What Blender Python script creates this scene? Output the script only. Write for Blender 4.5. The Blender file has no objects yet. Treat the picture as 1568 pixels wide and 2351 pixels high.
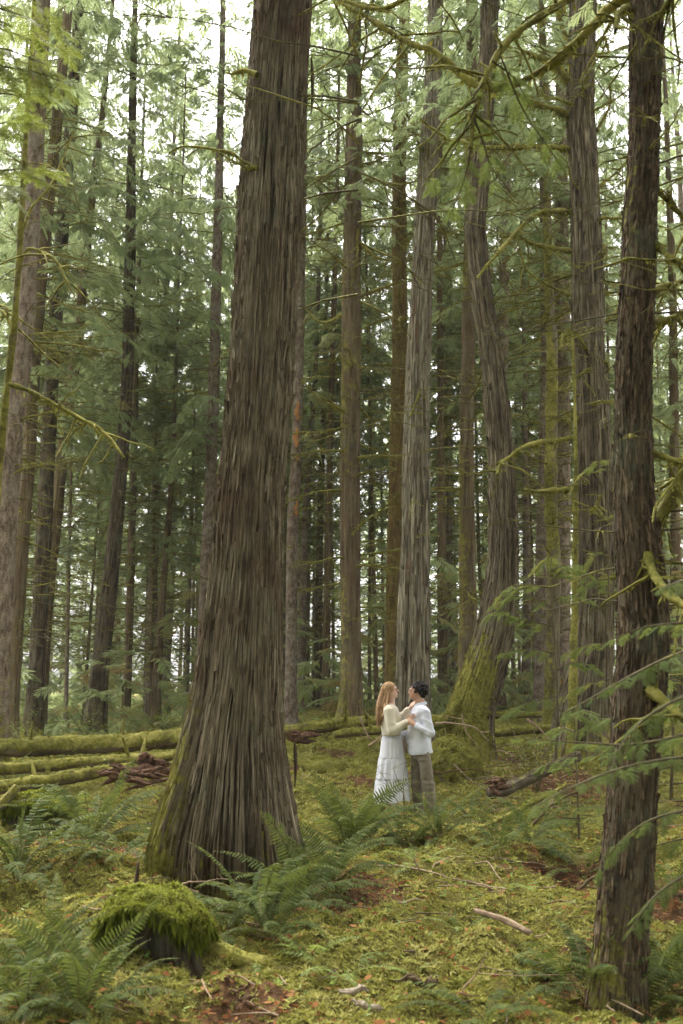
import bpy, math, random
import numpy as np
from mathutils import Matrix, Vector, Euler, Quaternion

SC = bpy.context.scene
COL = SC.collection
rad = math.radians

# ------------------------------------------------------------------ camera
PITCH = rad(10.3)
CAMZ = 1.60
cam_d = bpy.data.cameras.new('camera')
cam = bpy.data.objects.new('camera', cam_d)
COL.objects.link(cam)
cam.location = (0, 0, CAMZ)
cam.rotation_euler = (math.pi / 2 + PITCH, 0, 0)
cam_d.sensor_fit = 'VERTICAL'
cam_d.sensor_height = 36.0
cam_d.sensor_width = 24.0
cam_d.lens = 35.0
cam_d.clip_start = 0.05
cam_d.clip_end = 2000
cam_d.dof.use_dof = True
cam_d.dof.focus_distance = 11.5
cam_d.dof.aperture_fstop = 2.8
SC.camera = cam

# ------------------------------------------------------------------ sky, sun, exposure
SUN_EL, SUN_AZ = rad(62), rad(-25)      # azimuth measured clockwise from +Y: high behind the wood, a little to the left
world = bpy.data.worlds.new('World')
SC.world = world
world.use_nodes = True
wn = world.node_tree.nodes
wl = world.node_tree.links
bgn = wn['Background']
sky = wn.new('ShaderNodeTexSky')
sky.sky_type = 'NISHITA'
sky.sun_disc = False
sky.sun_elevation = SUN_EL
sky.sun_rotation = SUN_AZ
sky.air_density = 1.0
sky.dust_density = 4.0
hsv = wn.new('ShaderNodeHueSaturation')       # overcast: the cloud layer takes the blue out of the sky
hsv.inputs['Saturation'].default_value = 0.06
wl.new(sky.outputs[0], hsv.inputs['Color'])
wl.new(hsv.outputs[0], bgn.inputs['Color'])
bgn.inputs['Strength'].default_value = 0.15

sun_d = bpy.data.lights.new('sun', 'SUN')
sun_d.energy = 1.5
sun_d.angle = rad(35)
sun_d.color = (1.0, 0.95, 0.86)
sun = bpy.data.objects.new('sun', sun_d)
COL.objects.link(sun)
_sd = Vector((math.sin(SUN_AZ) * math.cos(SUN_EL), math.cos(SUN_AZ) * math.cos(SUN_EL), math.sin(SUN_EL)))
sun.rotation_euler = _sd.to_track_quat('Z', 'Y').to_euler()
sun.location = _sd * 60

SC.view_settings.view_transform = 'Standard'
SC.view_settings.look = 'None'
SC.view_settings.exposure = 2.34
SC.view_settings.gamma = 1.0
SC.view_settings.use_curve_mapping = False
SC.render.engine = 'CYCLES'
cy = SC.cycles
cy.use_denoising = True
cy.max_bounces = 10
cy.diffuse_bounces = 8
cy.use_adaptive_sampling = True
cy.adaptive_threshold = 0.02
cy.glossy_bounces = 2
cy.transmission_bounces = 4
cy.transparent_max_bounces = 8
cy.caustics_reflective = False
cy.caustics_refractive = False

# ------------------------------------------------------------------ measuring helpers
FPX = 35.0 / 36.0 * 2351.0            # focal length in the 1568 x 2351 grid used to read the photograph
_cp, _sp = math.cos(PITCH), math.sin(PITCH)


def at(u, v, Y):
    """world point at distance Y (along +Y) that the photograph shows at column u, row v"""
    a, b = (u - 784.0) / FPX, -(v - 1175.5) / FPX
    d = np.array([a, _cp - _sp * b, _sp + _cp * b])
    s = Y / d[1]
    return np.array([0, 0, CAMZ]) + d * s


def wid(w, p):
    """metres for w columns at world point p"""
    return w / FPX * (p[1] * _cp + (p[2] - CAMZ) * _sp)


# ------------------------------------------------------------------ noise
def _hash(i, j, k, seed):
    n = (i.astype(np.int64) * 374761393 + j.astype(np.int64) * 668265263 + k.astype(np.int64) * 2147483647 + seed * 974711) & 0xFFFFFFFF
    n = ((n ^ (n >> 13)) * 1274126177) & 0xFFFFFFFF
    n = ((n ^ (n >> 16)) * 2246822519) & 0xFFFFFFFF
    n = n ^ (n >> 15)
    return (n & 0xFFFFFF).astype(np.float64) / 0xFFFFFF


def vnoise(x, y, z=0.0, seed=0):
    x, y, z = np.broadcast_arrays(np.asarray(x, float), np.asarray(y, float), np.asarray(z, float))
    xi, yi, zi = np.floor(x), np.floor(y), np.floor(z)
    fx, fy, fz = x - xi, y - yi, z - zi
    fx, fy, fz = fx * fx * (3 - 2 * fx), fy * fy * (3 - 2 * fy), fz * fz * (3 - 2 * fz)
    xi, yi, zi = xi.astype(np.int64), yi.astype(np.int64), zi.astype(np.int64)
    r = 0
    for dz in (0, 1):
        wz = fz if dz else 1 - fz
        if not np.any(wz > 0):
            continue
        for dy in (0, 1):
            wy = fy if dy else 1 - fy
            for dx in (0, 1):
                wx = fx if dx else 1 - fx
                r = r + wx * wy * wz * _hash(xi + dx, yi + dy, zi + dz, seed)
    return r * 2 - 1


def fbm(x, y, z=0.0, o=4, seed=0):
    r, a, f, t = 0, 1.0, 1.0, 0
    for k in range(o):
        r = r + a * vnoise(np.asarray(x) * f, np.asarray(y) * f, np.asarray(z) * f, seed + k * 17)
        t += a
        a *= 0.5
        f *= 2.03
    return r / t


def sst(a, b, x):
    t = np.clip((np.asarray(x, float) - a) / (b - a), 0, 1)
    return t * t * (3 - 2 * t)


# ------------------------------------------------------------------ meshes
def mesh(name, V, F, mats, uv=None, attrs=None, smooth=True, midx=None):
    """F: an (n,3) or (n,4) array or a list of such arrays"""
    V = np.asarray(V, np.float32)
    Fs = [np.asarray(f, np.int32) for f in (F if isinstance(F, list) else [F]) if len(f)]
    me = bpy.data.meshes.new(name)
    nl = sum(f.size for f in Fs)
    nf = sum(len(f) for f in Fs)
    me.vertices.add(len(V))
    me.vertices.foreach_set('co', V.ravel())
    me.loops.add(nl)
    lv = np.concatenate([f.ravel() for f in Fs])
    me.loops.foreach_set('vertex_index', lv)
    me.polygons.add(nf)
    tot = np.concatenate([np.full(len(f), f.shape[1], np.int32) for f in Fs])
    me.polygons.foreach_set('loop_start', np.concatenate([[0], np.cumsum(tot)[:-1]]).astype(np.int32))
    me.polygons.foreach_set('loop_total', tot)
    me.polygons.foreach_set('use_smooth', np.full(nf, smooth))
    for m in (mats if isinstance(mats, (list, tuple)) else [mats]):
        me.materials.append(m)
    if midx is not None:
        me.polygons.foreach_set('material_index', np.asarray(midx, np.int32))
    if uv is not None:
        l = me.uv_layers.new(name='UVMap')
        l.data.foreach_set('uv', np.asarray(uv, np.float32)[lv].ravel())
    for k, a in (attrs or {}).items():
        a = np.asarray(a, np.float32)
        if a.ndim == 1:
            me.attributes.new(k, 'FLOAT', 'POINT').data.foreach_set('value', a)
        else:
            if a.shape[1] == 3:
                a = np.concatenate([a, np.ones((len(a), 1), np.float32)], 1)
            me.attributes.new(k, 'FLOAT_COLOR', 'POINT').data.foreach_set('color', a.ravel())
    me.update(calc_edges=True)
    return me


def obj(name, me, parent=None, loc=None, rot=None, scl=None, mat4=None):
    o = bpy.data.objects.new(name, me)
    COL.objects.link(o)
    if parent is not None:
        o.parent = parent
    if mat4 is not None:
        o.matrix_basis = mat4
    else:
        if loc is not None:
            o.location = loc
        if rot is not None:
            o.rotation_euler = rot
        if scl is not None:
            o.scale = scl if hasattr(scl, '__len__') else (scl, scl, scl)
    return o


def tag(o, label=None, cat=None, group=None, kind=None):
    if label:
        o['label'] = label
    if cat:
        o['category'] = cat
    if group:
        o['group'] = group
    if kind:
        o['kind'] = kind
    return o


def thing(name, label, cat, loc=(0, 0, 0), group=None):
    return tag(obj(name, None, loc=[float(c) for c in loc]), label, cat, group)


class MB:
    """collects vertices and faces, with per-vertex scalars"""

    def __init__(s):
        s.V, s.F3, s.F4, s.n, s.A, s.U = [], [], [], 0, {}, []
        s.m3, s.m4 = [], []

    def add(s, V, F, m=0, uv=None, **a):
        V = np.asarray(V, float)
        F = np.asarray(F, int)
        s.V.append(V)
        if F.shape[1] == 3:
            s.F3.append(F + s.n)
            s.m3.append(np.full(len(F), m))
        else:
            s.F4.append(F + s.n)
            s.m4.append(np.full(len(F), m))
        s.U.append(np.zeros((len(V), 2)) if uv is None else uv)
        for k, x in a.items():
            s.A.setdefault(k, []).append((s.n, np.broadcast_to(np.asarray(x, float), (len(V),))))
        s.n += len(V)
        return s

    def mesh(s, name, mats, smooth=True):
        A = {}
        for k, L in s.A.items():
            z = np.zeros(s.n)
            for i, x in L:
                z[i:i + len(x)] = x
            A[k] = z
        F, m = [], []
        if s.F3:
            F.append(np.concatenate(s.F3)); m.append(np.concatenate(s.m3))
        if s.F4:
            F.append(np.concatenate(s.F4)); m.append(np.concatenate(s.m4))
        return mesh(name, np.concatenate(s.V), F, mats, uv=np.concatenate(s.U), attrs=A, smooth=smooth, midx=np.concatenate(m))


def grid_faces(nr, nc, close=True):
    """quads of nr rings of nc points"""
    i = np.arange(nr - 1)[:, None]
    j = np.arange(nc if close else nc - 1)[None, :]
    j2 = (j + 1) % nc
    return np.stack([i * nc + j + 0 * i, i * nc + j2, (i + 1) * nc + j2, (i + 1) * nc + j], -1).reshape(-1, 4)


def frames(P):
    """tangent, side, up for a polyline"""
    P = np.asarray(P, float)
    T = np.gradient(P, axis=0)
    T /= np.linalg.norm(T, axis=1, keepdims=True) + 1e-9
    ref = np.array([0, 0, 1.0]) if abs(T[:, 2]).mean() < 0.75 else np.array([0, 1.0, 0])
    S = np.cross(T, ref)
    S /= np.linalg.norm(S, axis=1, keepdims=True) + 1e-9
    U = np.cross(S, T)
    return T, S, U


def tube(P, R, n=6, rough=0.0, seed=0, cap=True):
    P = np.asarray(P, float)
    R = np.broadcast_to(np.asarray(R, float), (len(P),))
    T, S, U = frames(P)
    th = np.arange(n) / n * 2 * math.pi
    rr = R[:, None] * np.ones(n)[None]
    if rough:
        L = np.concatenate([[0], np.cumsum(np.linalg.norm(np.diff(P, axis=0), axis=1))])
        rr = rr * (1 + rough * vnoise(L[:, None] / (3 * R.mean() + 1e-6), np.cos(th)[None] * 1.5 + 7, np.sin(th)[None] * 1.5, seed))
    V = P[:, None] + rr[..., None] * (np.cos(th)[None, :, None] * S[:, None] + np.sin(th)[None, :, None] * U[:, None])
    V = V.reshape(-1, 3)
    F = grid_faces(len(P), n)
    return V, F


def smooth_path(P, n):
    """Catmull-Rom resampling of control rows (any number of columns)"""
    P = np.asarray(P, float)
    if len(P) == 2:
        t = np.linspace(0, 1, n)[:, None]
        return P[0] * (1 - t) + P[1] * t
    d = np.concatenate([[0], np.cumsum(np.linalg.norm(np.diff(P[:, :3], axis=0), axis=1))])
    Q = np.vstack([2 * P[0] - P[1], P, 2 * P[-1] - P[-2]])
    t = np.linspace(0, d[-1], n)
    i = np.clip(np.searchsorted(d, t, side='right') - 1, 0, len(P) - 2)
    f = ((t - d[i]) / (d[i + 1] - d[i] + 1e-12))[:, None]
    p0, p1, p2, p3 = Q[i], Q[i + 1], Q[i + 2], Q[i + 3]
    return 0.5 * (2 * p1 + (p2 - p0) * f + (2 * p0 - 5 * p1 + 4 * p2 - p3) * f ** 2 + (3 * p1 - p0 - 3 * p2 + p3) * f ** 3)


# ------------------------------------------------------------------ materials
class N:
    """terse node-tree writer"""

    def __init__(s, name, rough=0.85, spec=0.2):
        s.m = bpy.data.materials.new(name)
        s.m.use_nodes = True
        s.t = s.m.node_tree
        s.b = s.t.nodes['Principled BSDF']
        s.out = s.t.nodes['Material Output']
        s.b.inputs['Roughness'].default_value = rough
        s.b.inputs['Specular IOR Level'].default_value = spec

    def n(s, typ, **kw):
        x = s.t.nodes.new('ShaderNode' + typ)
        for k, v in kw.items():
            if k.startswith('_'):
                setattr(x, k[1:], v)
            else:
                x.inputs[k.replace('_', ' ')].default_value = v
        return x

    def l(s, a, b):
        s.t.links.new(a, b)

    def coord(s, which='Object', scale=(1, 1, 1)):
        c = s.n('TexCoord')
        mp = s.n('Mapping')
        mp.inputs['Scale'].default_value = scale
        s.l(c.outputs[which], mp.inputs['Vector'])
        return mp.outputs[0]

    def noise(s, vec, scale, detail=4, rough=0.55, dist=0.0):
        x = s.n('TexNoise', Scale=scale, Detail=detail, Roughness=rough, Distortion=dist)
        if vec is not None:
            s.l(vec, x.inputs['Vector'])
        return x.outputs['Fac']

    def ramp(s, fac, stops):
        r = s.n('ValToRGB')
        e = r.color_ramp.elements
        while len(e) > 1:
            e.remove(e[-1])
        for i, (p, c) in enumerate(stops):
            x = e[0] if i == 0 else e.new(p)
            x.position = p
            x.color = (*c, 1) if len(c) == 3 else c
        s.l(fac, r.inputs[0])
        return r.outputs[0]

    def mix(s, f, a, b, mode='MIX'):
        x = s.n('Mix', _data_type='RGBA', _blend_type=mode)
        for sock, v in ((x.inputs[0], f), (x.inputs[6], a), (x.inputs[7], b)):
            if hasattr(v, 'links'):
                s.l(v, sock)
            elif isinstance(v, (int, float)):
                sock.default_value = v
            else:
                sock.default_value = (*v, 1)
        return x.outputs[2]

    def math(s, op, a, b=0.0, clamp=False):
        x = s.n('Math', _operation=op, _use_clamp=clamp)
        for i, v in enumerate((a, b)):
            if hasattr(v, 'links'):
                s.l(v, x.inputs[i])
            else:
                x.inputs[i].default_value = v
        return x.outputs[0]

    def attr(s, name, out='Fac'):
        return s.n('Attribute', _attribute_name=name).outputs[out]

    def bump(s, h, strength=0.5, dist=0.02):
        x = s.n('Bump', Strength=strength, Distance=dist)
        s.l(h, x.inputs['Height'])
        s.l(x.outputs[0], s.b.inputs['Normal'])
        return x.outputs[0]

    def color(s, c):
        if hasattr(c, 'links'):
            s.l(c, s.b.inputs['Base Color'])
        else:
            s.b.inputs['Base Color'].default_value = (*c, 1)

    def translucent(s, col, f=0.4):
        t = s.n('BsdfTranslucent')
        if hasattr(col, 'links'):
            s.l(col, t.inputs['Color'])
        else:
            t.inputs['Color'].default_value = (*col, 1)
        mx = s.n('MixShader')
        mx.inputs[0].default_value = f
        s.l(s.b.outputs[0], mx.inputs[1])
        s.l(t.outputs[0], mx.inputs[2])
        s.l(mx.outputs[0], s.out.inputs['Surface'])


MOSS_A, MOSS_B, MOSS_C = (0.075, 0.074, 0.014), (0.180, 0.166, 0.036), (0.29, 0.255, 0.075)


def moss_color(n, vec, big=1.3, small=14):
    a = n.noise(vec, big, 3)
    b = n.noise(vec, small, 4)
    f = n.math('ADD', n.math('MULTIPLY', a, 0.6), n.math('MULTIPLY', b, 0.5))
    c = n.ramp(f, [(0.42, MOSS_A), (0.55, MOSS_B), (0.70, MOSS_C)])
    old = n.ramp(n.noise(vec, big * 3.1, 5, 0.7), [(0.54, (0, 0, 0)), (0.66, (.8, .8, .8))])      # older brown moss in patches
    return n.mix(old, c, (0.070, 0.056, 0.020))


def bark_mat(name, dark, mid, light, along=1.0, across=22.0, lichen=(0.16, 0.19, 0.13), lich=0.35, red=None, blocks=False, tint=False):
    """bark: grain that runs along the trunk, lichen blotches, moss where the attribute 'moss' says it grows"""
    n = N(name, 0.92, 0.12)
    c = n.n('UVMap').outputs[0]
    mp = n.n('Mapping')
    n.l(c, mp.inputs['Vector'])
    mp.inputs['Scale'].default_value = (across, along, 1)
    g = n.noise(mp.outputs[0], 1.0, 6, 0.65, 0.4)
    mp2 = n.n('Mapping')
    n.l(c, mp2.inputs['Vector'])
    mp2.inputs['Scale'].default_value = (across * 3.4, along * (6 if blocks else 3.0), 1)
    g2 = n.noise(mp2.outputs[0], 1.0, 5, 0.7)
    f = n.math('ADD', n.math('MULTIPLY', g, 0.62), n.math('MULTIPLY', g2, 0.40))
    col = n.ramp(f, [(0.40, dark), (0.50, mid), (0.64, light)])
    oc = n.coord('Object')
    if red:
        col = n.mix(n.ramp(n.noise(oc, 1.1, 4), [(0.50, (0, 0, 0)), (0.66, (.8, .8, .8))]), col, red)
    lm = n.ramp(n.noise(oc, 2.6, 6, 0.7), [(0.50, (0, 0, 0)), (0.68, (lich, lich, lich))])
    col = n.mix(lm, col, lichen)
    if tint:
        k = n.math('ADD', 0.45, n.math('MULTIPLY', n.attr('tint'), 1.15))
        cc = n.n('CombineColor')
        for q in range(3):
            n.l(k, cc.inputs[q])
        col = n.mix(1.0, col, cc.outputs[0], 'MULTIPLY')
    ms = n.attr('moss')
    mf = n.math('ADD', ms, n.math('MULTIPLY', n.math('SUBTRACT', n.noise(oc, 9, 5, 0.7), 0.5), 1.5))
    mf = n.ramp(mf, [(0.42, (0, 0, 0)), (0.62, (1, 1, 1))])
    mf = n.math('MULTIPLY', mf, n.math('GREATER_THAN', ms, 0.02))
    col = n.mix(mf, col, moss_color(n, oc, 1.6, 22))
    n.color(col)
    n.bump(n.math('ADD', f, n.math('MULTIPLY', n.noise(oc, 60, 3), 0.4)), 0.55, 0.02)
    return n.m


def moss_mat(name, shade=1.0):
    n = N(name, 0.95, 0.08)
    oc = n.coord('Object')
    col = moss_color(n, oc, 1.4, 17)
    brown = n.ramp(n.noise(oc, 2.3, 5, 0.65), [(0.56, (0, 0, 0)), (0.68, (.85, .85, .85))])
    col = n.mix(brown, col, (0.085, 0.055, 0.022))
    n.color(col)
    n.bump(n.noise(oc, 42, 5, 0.7), 0.9, 0.03)
    return n.m


def leaf_mat(name, stops, trans=0.45, tcol=(0.12, 0.2, 0.03), rough=0.55, spec=0.25, hue=0.0):
    """foliage: tint comes from the per-vertex attribute 'tint'"""
    n = N(name, rough, spec)
    t = n.attr('tint')
    oi = n.n('ObjectInfo').outputs['Random']
    f = n.math('ADD', t, n.math('MULTIPLY', n.math('SUBTRACT', oi, 0.5), 0.35))
    col = n.ramp(f, stops)
    n.color(col)
    tc = n.mix(0.65, col, tcol)
    n.translucent(tc, trans)
    return n.m


def plain_mat(name, c1, c2, scale=8, rough=0.9, bump=0.4, spec=0.15):
    n = N(name, rough, spec)
    oc = n.coord('Object')
    f = n.noise(oc, scale, 5, 0.65)
    n.color(n.ramp(f, [(0.32, c1), (0.68, c2)]))
    n.bump(n.noise(oc, scale * 4, 4), bump, 0.01)
    return n.m


M = {}
HERO_C = dict(along=1.6, across=34, lichen=(0.15, 0.16, 0.105), lich=0.45, red=(0.090, 0.052, 0.034))
M['hero'] = bark_mat('bark_hero', (0.016, 0.010, 0.006), (0.060, 0.039, 0.024), (0.16, 0.115, 0.072), **HERO_C)
M['hero_strip'] = bark_mat('bark_hero_strip', (0.052, 0.038, 0.025), (0.148, 0.114, 0.076), (0.33, 0.280, 0.198), tint=True, **HERO_C)
M['cedar'] = bark_mat('bark_cedar', (0.020, 0.014, 0.009), (0.064, 0.048, 0.031), (0.17, 0.14, 0.092), along=1.4, across=22, lich=0.4, lichen=(0.15, 0.155, 0.10))
M['cedar_strip'] = bark_mat('bark_cedar_strip', (0.040, 0.029, 0.019), (0.110, 0.085, 0.055), (0.235, 0.195, 0.13), along=1.4, across=22, lich=0.4, lichen=(0.15, 0.155, 0.10), tint=True)
M['grey'] = bark_mat('bark_grey', (0.030, 0.021, 0.014), (0.095, 0.075, 0.050), (0.22, 0.19, 0.13), along=1.2, across=22, lich=0.3, red=(0.15, 0.080, 0.045))
M['grey_strip'] = bark_mat('bark_grey_strip', (0.075, 0.060, 0.042), (0.185, 0.160, 0.112), (0.33, 0.295, 0.21), along=1.2, across=22, lich=0.3, tint=True)
M['dark'] = bark_mat('bark_dark', (0.018, 0.013, 0.008), (0.058, 0.043, 0.027), (0.145, 0.115, 0.075), along=1.4, across=16, lich=0.4)
M['brown'] = bark_mat('bark_brown', (0.044, 0.030, 0.017), (0.110, 0.078, 0.044), (0.20, 0.155, 0.092), along=1.0, across=15, lich=0.25, red=(0.105, 0.068, 0.040))
M['pale'] = bark_mat('bark_pale', (0.060, 0.042, 0.029), (0.155, 0.115, 0.082), (0.31, 0.25, 0.19), along=4.5, across=12, lichen=(0.27, 0.25, 0.19), lich=0.45, blocks=True)
M['scaly'] = bark_mat('bark_scaly', (0.045, 0.030, 0.022), (0.125, 0.092, 0.066), (0.25, 0.205, 0.16), along=7, across=16, lichen=(0.26, 0.25, 0.2), lich=0.6, blocks=True)
M['ochre'] = bark_mat('bark_ochre', (0.058, 0.038, 0.014), (0.125, 0.084, 0.030), (0.20, 0.145, 0.055), along=2.0, across=12, lichen=(0.17, 0.15, 0.04), lich=0.5)
M['orange'] = plain_mat('bark_bare_orange', (0.22, 0.09, 0.03), (0.40, 0.20, 0.07), 20)
M['dark_strip'] = bark_mat('bark_dark_flake', (0.030, 0.020, 0.012), (0.092, 0.062, 0.039), (0.20, 0.15, 0.098), along=6, across=20, lich=0.3, tint=True)
M['twig'] = bark_mat('bark_twig', (0.045, 0.034, 0.02), (0.11, 0.088, 0.05), (0.19, 0.16, 0.10), along=2, across=12, lich=0.2)
M['moss'] = moss_mat('moss_ground')
M['redrot'] = plain_mat('rotten_red_wood', (0.028, 0.015, 0.009), (0.15, 0.080, 0.045), 26, bump=0.9)
M['stick'] = plain_mat('bare_stick_wood', (0.16, 0.105, 0.068), (0.36, 0.265, 0.18), 16)
M['palewood'] = plain_mat('weathered_pale_wood', (0.16, 0.12, 0.08), (0.40, 0.33, 0.26), 18)
M['moss_tuft'] = leaf_mat('moss_leaf', [(0.0, (0.056, 0.064, 0.012)), (0.45, (0.165, 0.168, 0.034)), (0.85, (0.285, 0.275, 0.070)), (1.0, (0.37, 0.34, 0.12))], 0.3, (0.3, 0.28, 0.04), 0.9, 0.05)
M['moss_green'] = leaf_mat('moss_leaf_green', [(0.0, (0.045, 0.060, 0.008)), (0.45, (0.120, 0.140, 0.018)), (0.85, (0.215, 0.235, 0.035)), (1.0, (0.30, 0.30, 0.08))], 0.3, (0.24, 0.28, 0.03), 0.9, 0.05)
M['needle'] = leaf_mat('conifer_leaf', [(0.0, (0.062, 0.102, 0.054)), (0.4, (0.108, 0.152, 0.068)), (0.75, (0.175, 0.198, 0.076)), (0.95, (0.235, 0.23, 0.072)), (1.0, (0.34, 0.17, 0.05))], 0.56, (0.52, 0.60, 0.28))
M['needle_near'] = leaf_mat('conifer_leaf_near', [(0.0, (0.046, 0.070, 0.022)), (0.5, (0.090, 0.120, 0.034)), (0.85, (0.155, 0.175, 0.045)), (1.0, (0.34, 0.19, 0.06))], 0.42, (0.26, 0.31, 0.07), 0.7, 0.08)
M['needle_gold'] = leaf_mat('conifer_leaf_gold', [(0.0, (0.07, 0.10, 0.02)), (0.6, (0.13, 0.155, 0.03)), (1.0, (0.20, 0.21, 0.05))], 0.45, (0.26, 0.30, 0.06))
M['fern'] = leaf_mat('fern_leaf', [(0.0, (0.028, 0.046, 0.012)), (0.5, (0.060, 0.086, 0.019)), (0.8, (0.110, 0.130, 0.030)), (1.0, (0.20, 0.18, 0.05))], 0.30, (0.20, 0.23, 0.045), 0.6, 0.10)
M['ladyfern'] = leaf_mat('lady_fern_leaf', [(0.0, (0.12, 0.18, 0.04)), (1.0, (0.26, 0.30, 0.08))], 0.4, (0.34, 0.42, 0.08))
M['deadfern'] = leaf_mat('dead_fern_leaf', [(0.0, (0.075, 0.028, 0.012)), (0.6, (0.20, 0.080, 0.030)), (1.0, (0.36, 0.19, 0.085))], 0.25, (0.4, 0.16, 0.05), 0.9, 0.05)
M['rachis'] = plain_mat('fern_stem', (0.07, 0.06, 0.025), (0.17, 0.15, 0.06), 10)
# ------------------------------------------------------------------ terrain
_gy = [0, 4, 6, 9, 12, 13.5, 15, 17, 18.5, 20, 22, 30, 50, 100, 400]
_gc = [-.22, -.14, -.06, 0, .02, .07, .22, .42, .62, .75, .95, 1.15, 1.35, 1.6, 2.5]
_gl = [-.22, -.14, -.06, 0, .04, .09, .17, .32, .42, .45, .47, .52, .8, 1.2, 2.3]
# hummocks: x, y, radius x, radius y, height
MOUNDS = [(-2.55, 8.9, .75, .55, .24), (-1.35, 8.3, .35, .3, .10), (-1.62, 6.75, .55, .5, .20), (-.6, 6.6, .8, .5, .10),
          (.6, 6.9, 1.1, .8, .08), (1.35, 10.2, .9, .9, .14), (2.9, 15.4, 1.3, .9, .15), (4.0, 16.6, 1.3, 1.0, .25),
          (-.5, 14.5, .9, .8, .12), (.55, 15.6, .8, .7, .12), (-3.4, 12.2, .9, .6, .16), (3.6, 9.5, .9, 1.1, .28), (-2.2, 15.0, .8, .6, .1), (1.4, 12.2, 1.2, .7, .08)]
DIPS = [(-.95, 8.1, .75, .55, .20), (1.75, 6.2, .85, .8, .26), (.9, 13.7, 1.5, 1.0, .13), (2.05, 9.3, .35, .7, .22), (-.15, 8.3, .5, .35, .10), (-2.0, 8.0, .3, .3, .08), (-3.2, 10.3, .8, .5, .12)]


def H0(x, y):
    x = np.asarray(x, float)
    y = np.asarray(y, float)
    s = sst(-.20, -.06, x / np.maximum(y, 3))
    h = np.interp(y, _gy, _gc) * s + np.interp(y, _gy, _gl) * (1 - s)
    for mx, my, rx, ry, mh in MOUNDS:
        h = h + mh * np.exp(-(((x - mx) / rx) ** 2 + ((y - my) / ry) ** 2) * 1.2)
    for mx, my, rx, ry, mh in DIPS:
        h = h - mh * np.exp(-(((x - mx) / rx) ** 2 + ((y - my) / ry) ** 2) * 1.2)
    h = h + (.13 * fbm(x / 1.7, y / 1.7, 3.1, 3, 5) + .075 * (1 - 2 * np.abs(vnoise(x / .62, y / .62, 1.2, 15)))) * sst(3, 7, y) * (1 - sst(30, 60, y)) + .9 * fbm(x / 25., y / 25., 1.7, 2, 9) * sst(24, 60, y)
    return h


def H(x, y):
    x = np.asarray(x, float)
    y = np.asarray(y, float)
    h = H0(x, y)
    fade = 1 - sst(25, 40, np.hypot(x, y))
    l1 = vnoise(x / .27, y / .27, .3, 21)
    l2 = vnoise(x / .105, y / .105, .3, 22)
    return h + fade * (.055 * (1 - np.abs(l1) * 2) * .7 + .042 * l2 + .02 * fbm(x / .05, y / .05, 0, 2, 23))


def on_ground(u, v):
    """where the sight line of (u, v) meets the ground"""
    ys = np.linspace(3.5, 60, 1200)
    P = np.array([at(u, v, q) for q in ys])
    g = H0(P[:, 0], P[:, 1])
    k = np.argmax(P[:, 2] < g)
    return np.array([P[k, 0], P[k, 1], g[k]])


def litter_mask(x, y):
    """1 where brown fern litter and twigs cover the moss"""
    m = sst(.18, .5, fbm(x / .9 + 3, y / .9, 5.5, 4, 31))
    for lx, ly, r in [(.12, 8.35, .55), (-.25, 7.9, .55), (2.05, 9.3, .55), (-2.35, 9.9, .55), (-.5, 5.7, .35), (1.5, 6.6, .35), (-2.9, 10.6, .7), (3.2, 14.6, .9), (2.6, 8.0, .7)]:
        m = np.maximum(m, sst(1.15, .5, np.hypot(x - lx, y - ly) / r))
    return np.clip(m * .85, 0, 1)


_a1 = np.concatenate([np.linspace(-80, -38, 26)[:-1], np.linspace(-38, 38, 350), np.linspace(38, 80, 26)[1:]])
_r1 = np.concatenate([np.linspace(1.0, 4.2, 12)[:-1], np.linspace(4.2, 15, 290), np.linspace(15, 26, 90)[1:], np.geomspace(26, 600, 46)[1:]])
_A, _R = np.meshgrid(np.radians(_a1), _r1)
_X, _Y = _R * np.sin(_A), _R * np.cos(_A)
_Z = H(_X, _Y)
_n = N('forest_floor', 0.95, 0.08)
_oc = _n.coord('Object')
_mc = _n.mix(_n.attr('far'), _n.ramp(_n.noise(_oc, 12, 5, .65), [(.3, (.048, .040, .012)), (.7, (.145, .130, .028))]), moss_color(_n, _oc, 1.4, 17))
_soil = _n.ramp(_n.noise(_oc, 16, 6, .7), [(0.3, (0.030, 0.018, 0.010)), (0.5, (0.085, 0.046, 0.022)), (0.72, (0.20, 0.11, 0.05))])
_lf = _n.ramp(_n.math('ADD', _n.attr('litter'), _n.math('MULTIPLY', _n.math('SUBTRACT', _n.noise(_oc, 11, 5, .7), .5), 1.1)), [(0.42, (0, 0, 0)), (0.62, (1, 1, 1))])
_n.color(_n.mix(_lf, _mc, _soil))
_n.bump(_n.noise(_oc, 46, 5, .7), .9, .03)
M['floor'] = _n.m
_V = np.stack([_X, _Y, _Z], -1).reshape(-1, 3)
ground = tag(obj('ground', mesh('ground', _V, grid_faces(len(_r1), len(_a1), False)[:, ::-1], M['floor'],
             attrs={'litter': litter_mask(_V[:, 0], _V[:, 1]), 'far': sst(13, 21, np.hypot(_V[:, 0], _V[:, 1]))})), kind='structure')
# ------------------------------------------------------------------ foliage sprays
def blades(base, d, side, L, W, up=0.0):
    """leaf quads: base point, direction, side vector, length, half width"""
    b = base
    m = base + d * (L * .45)[:, None]
    t = base + d * L[:, None]
    t = t + np.array([0, 0, 1.0]) * (up * L)[:, None] if np.ndim(up) else t + np.array([0, 0, up]) * L[:, None]
    return np.stack([b, m + side * W[:, None], t, m - side * W[:, None]], 1)


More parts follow.
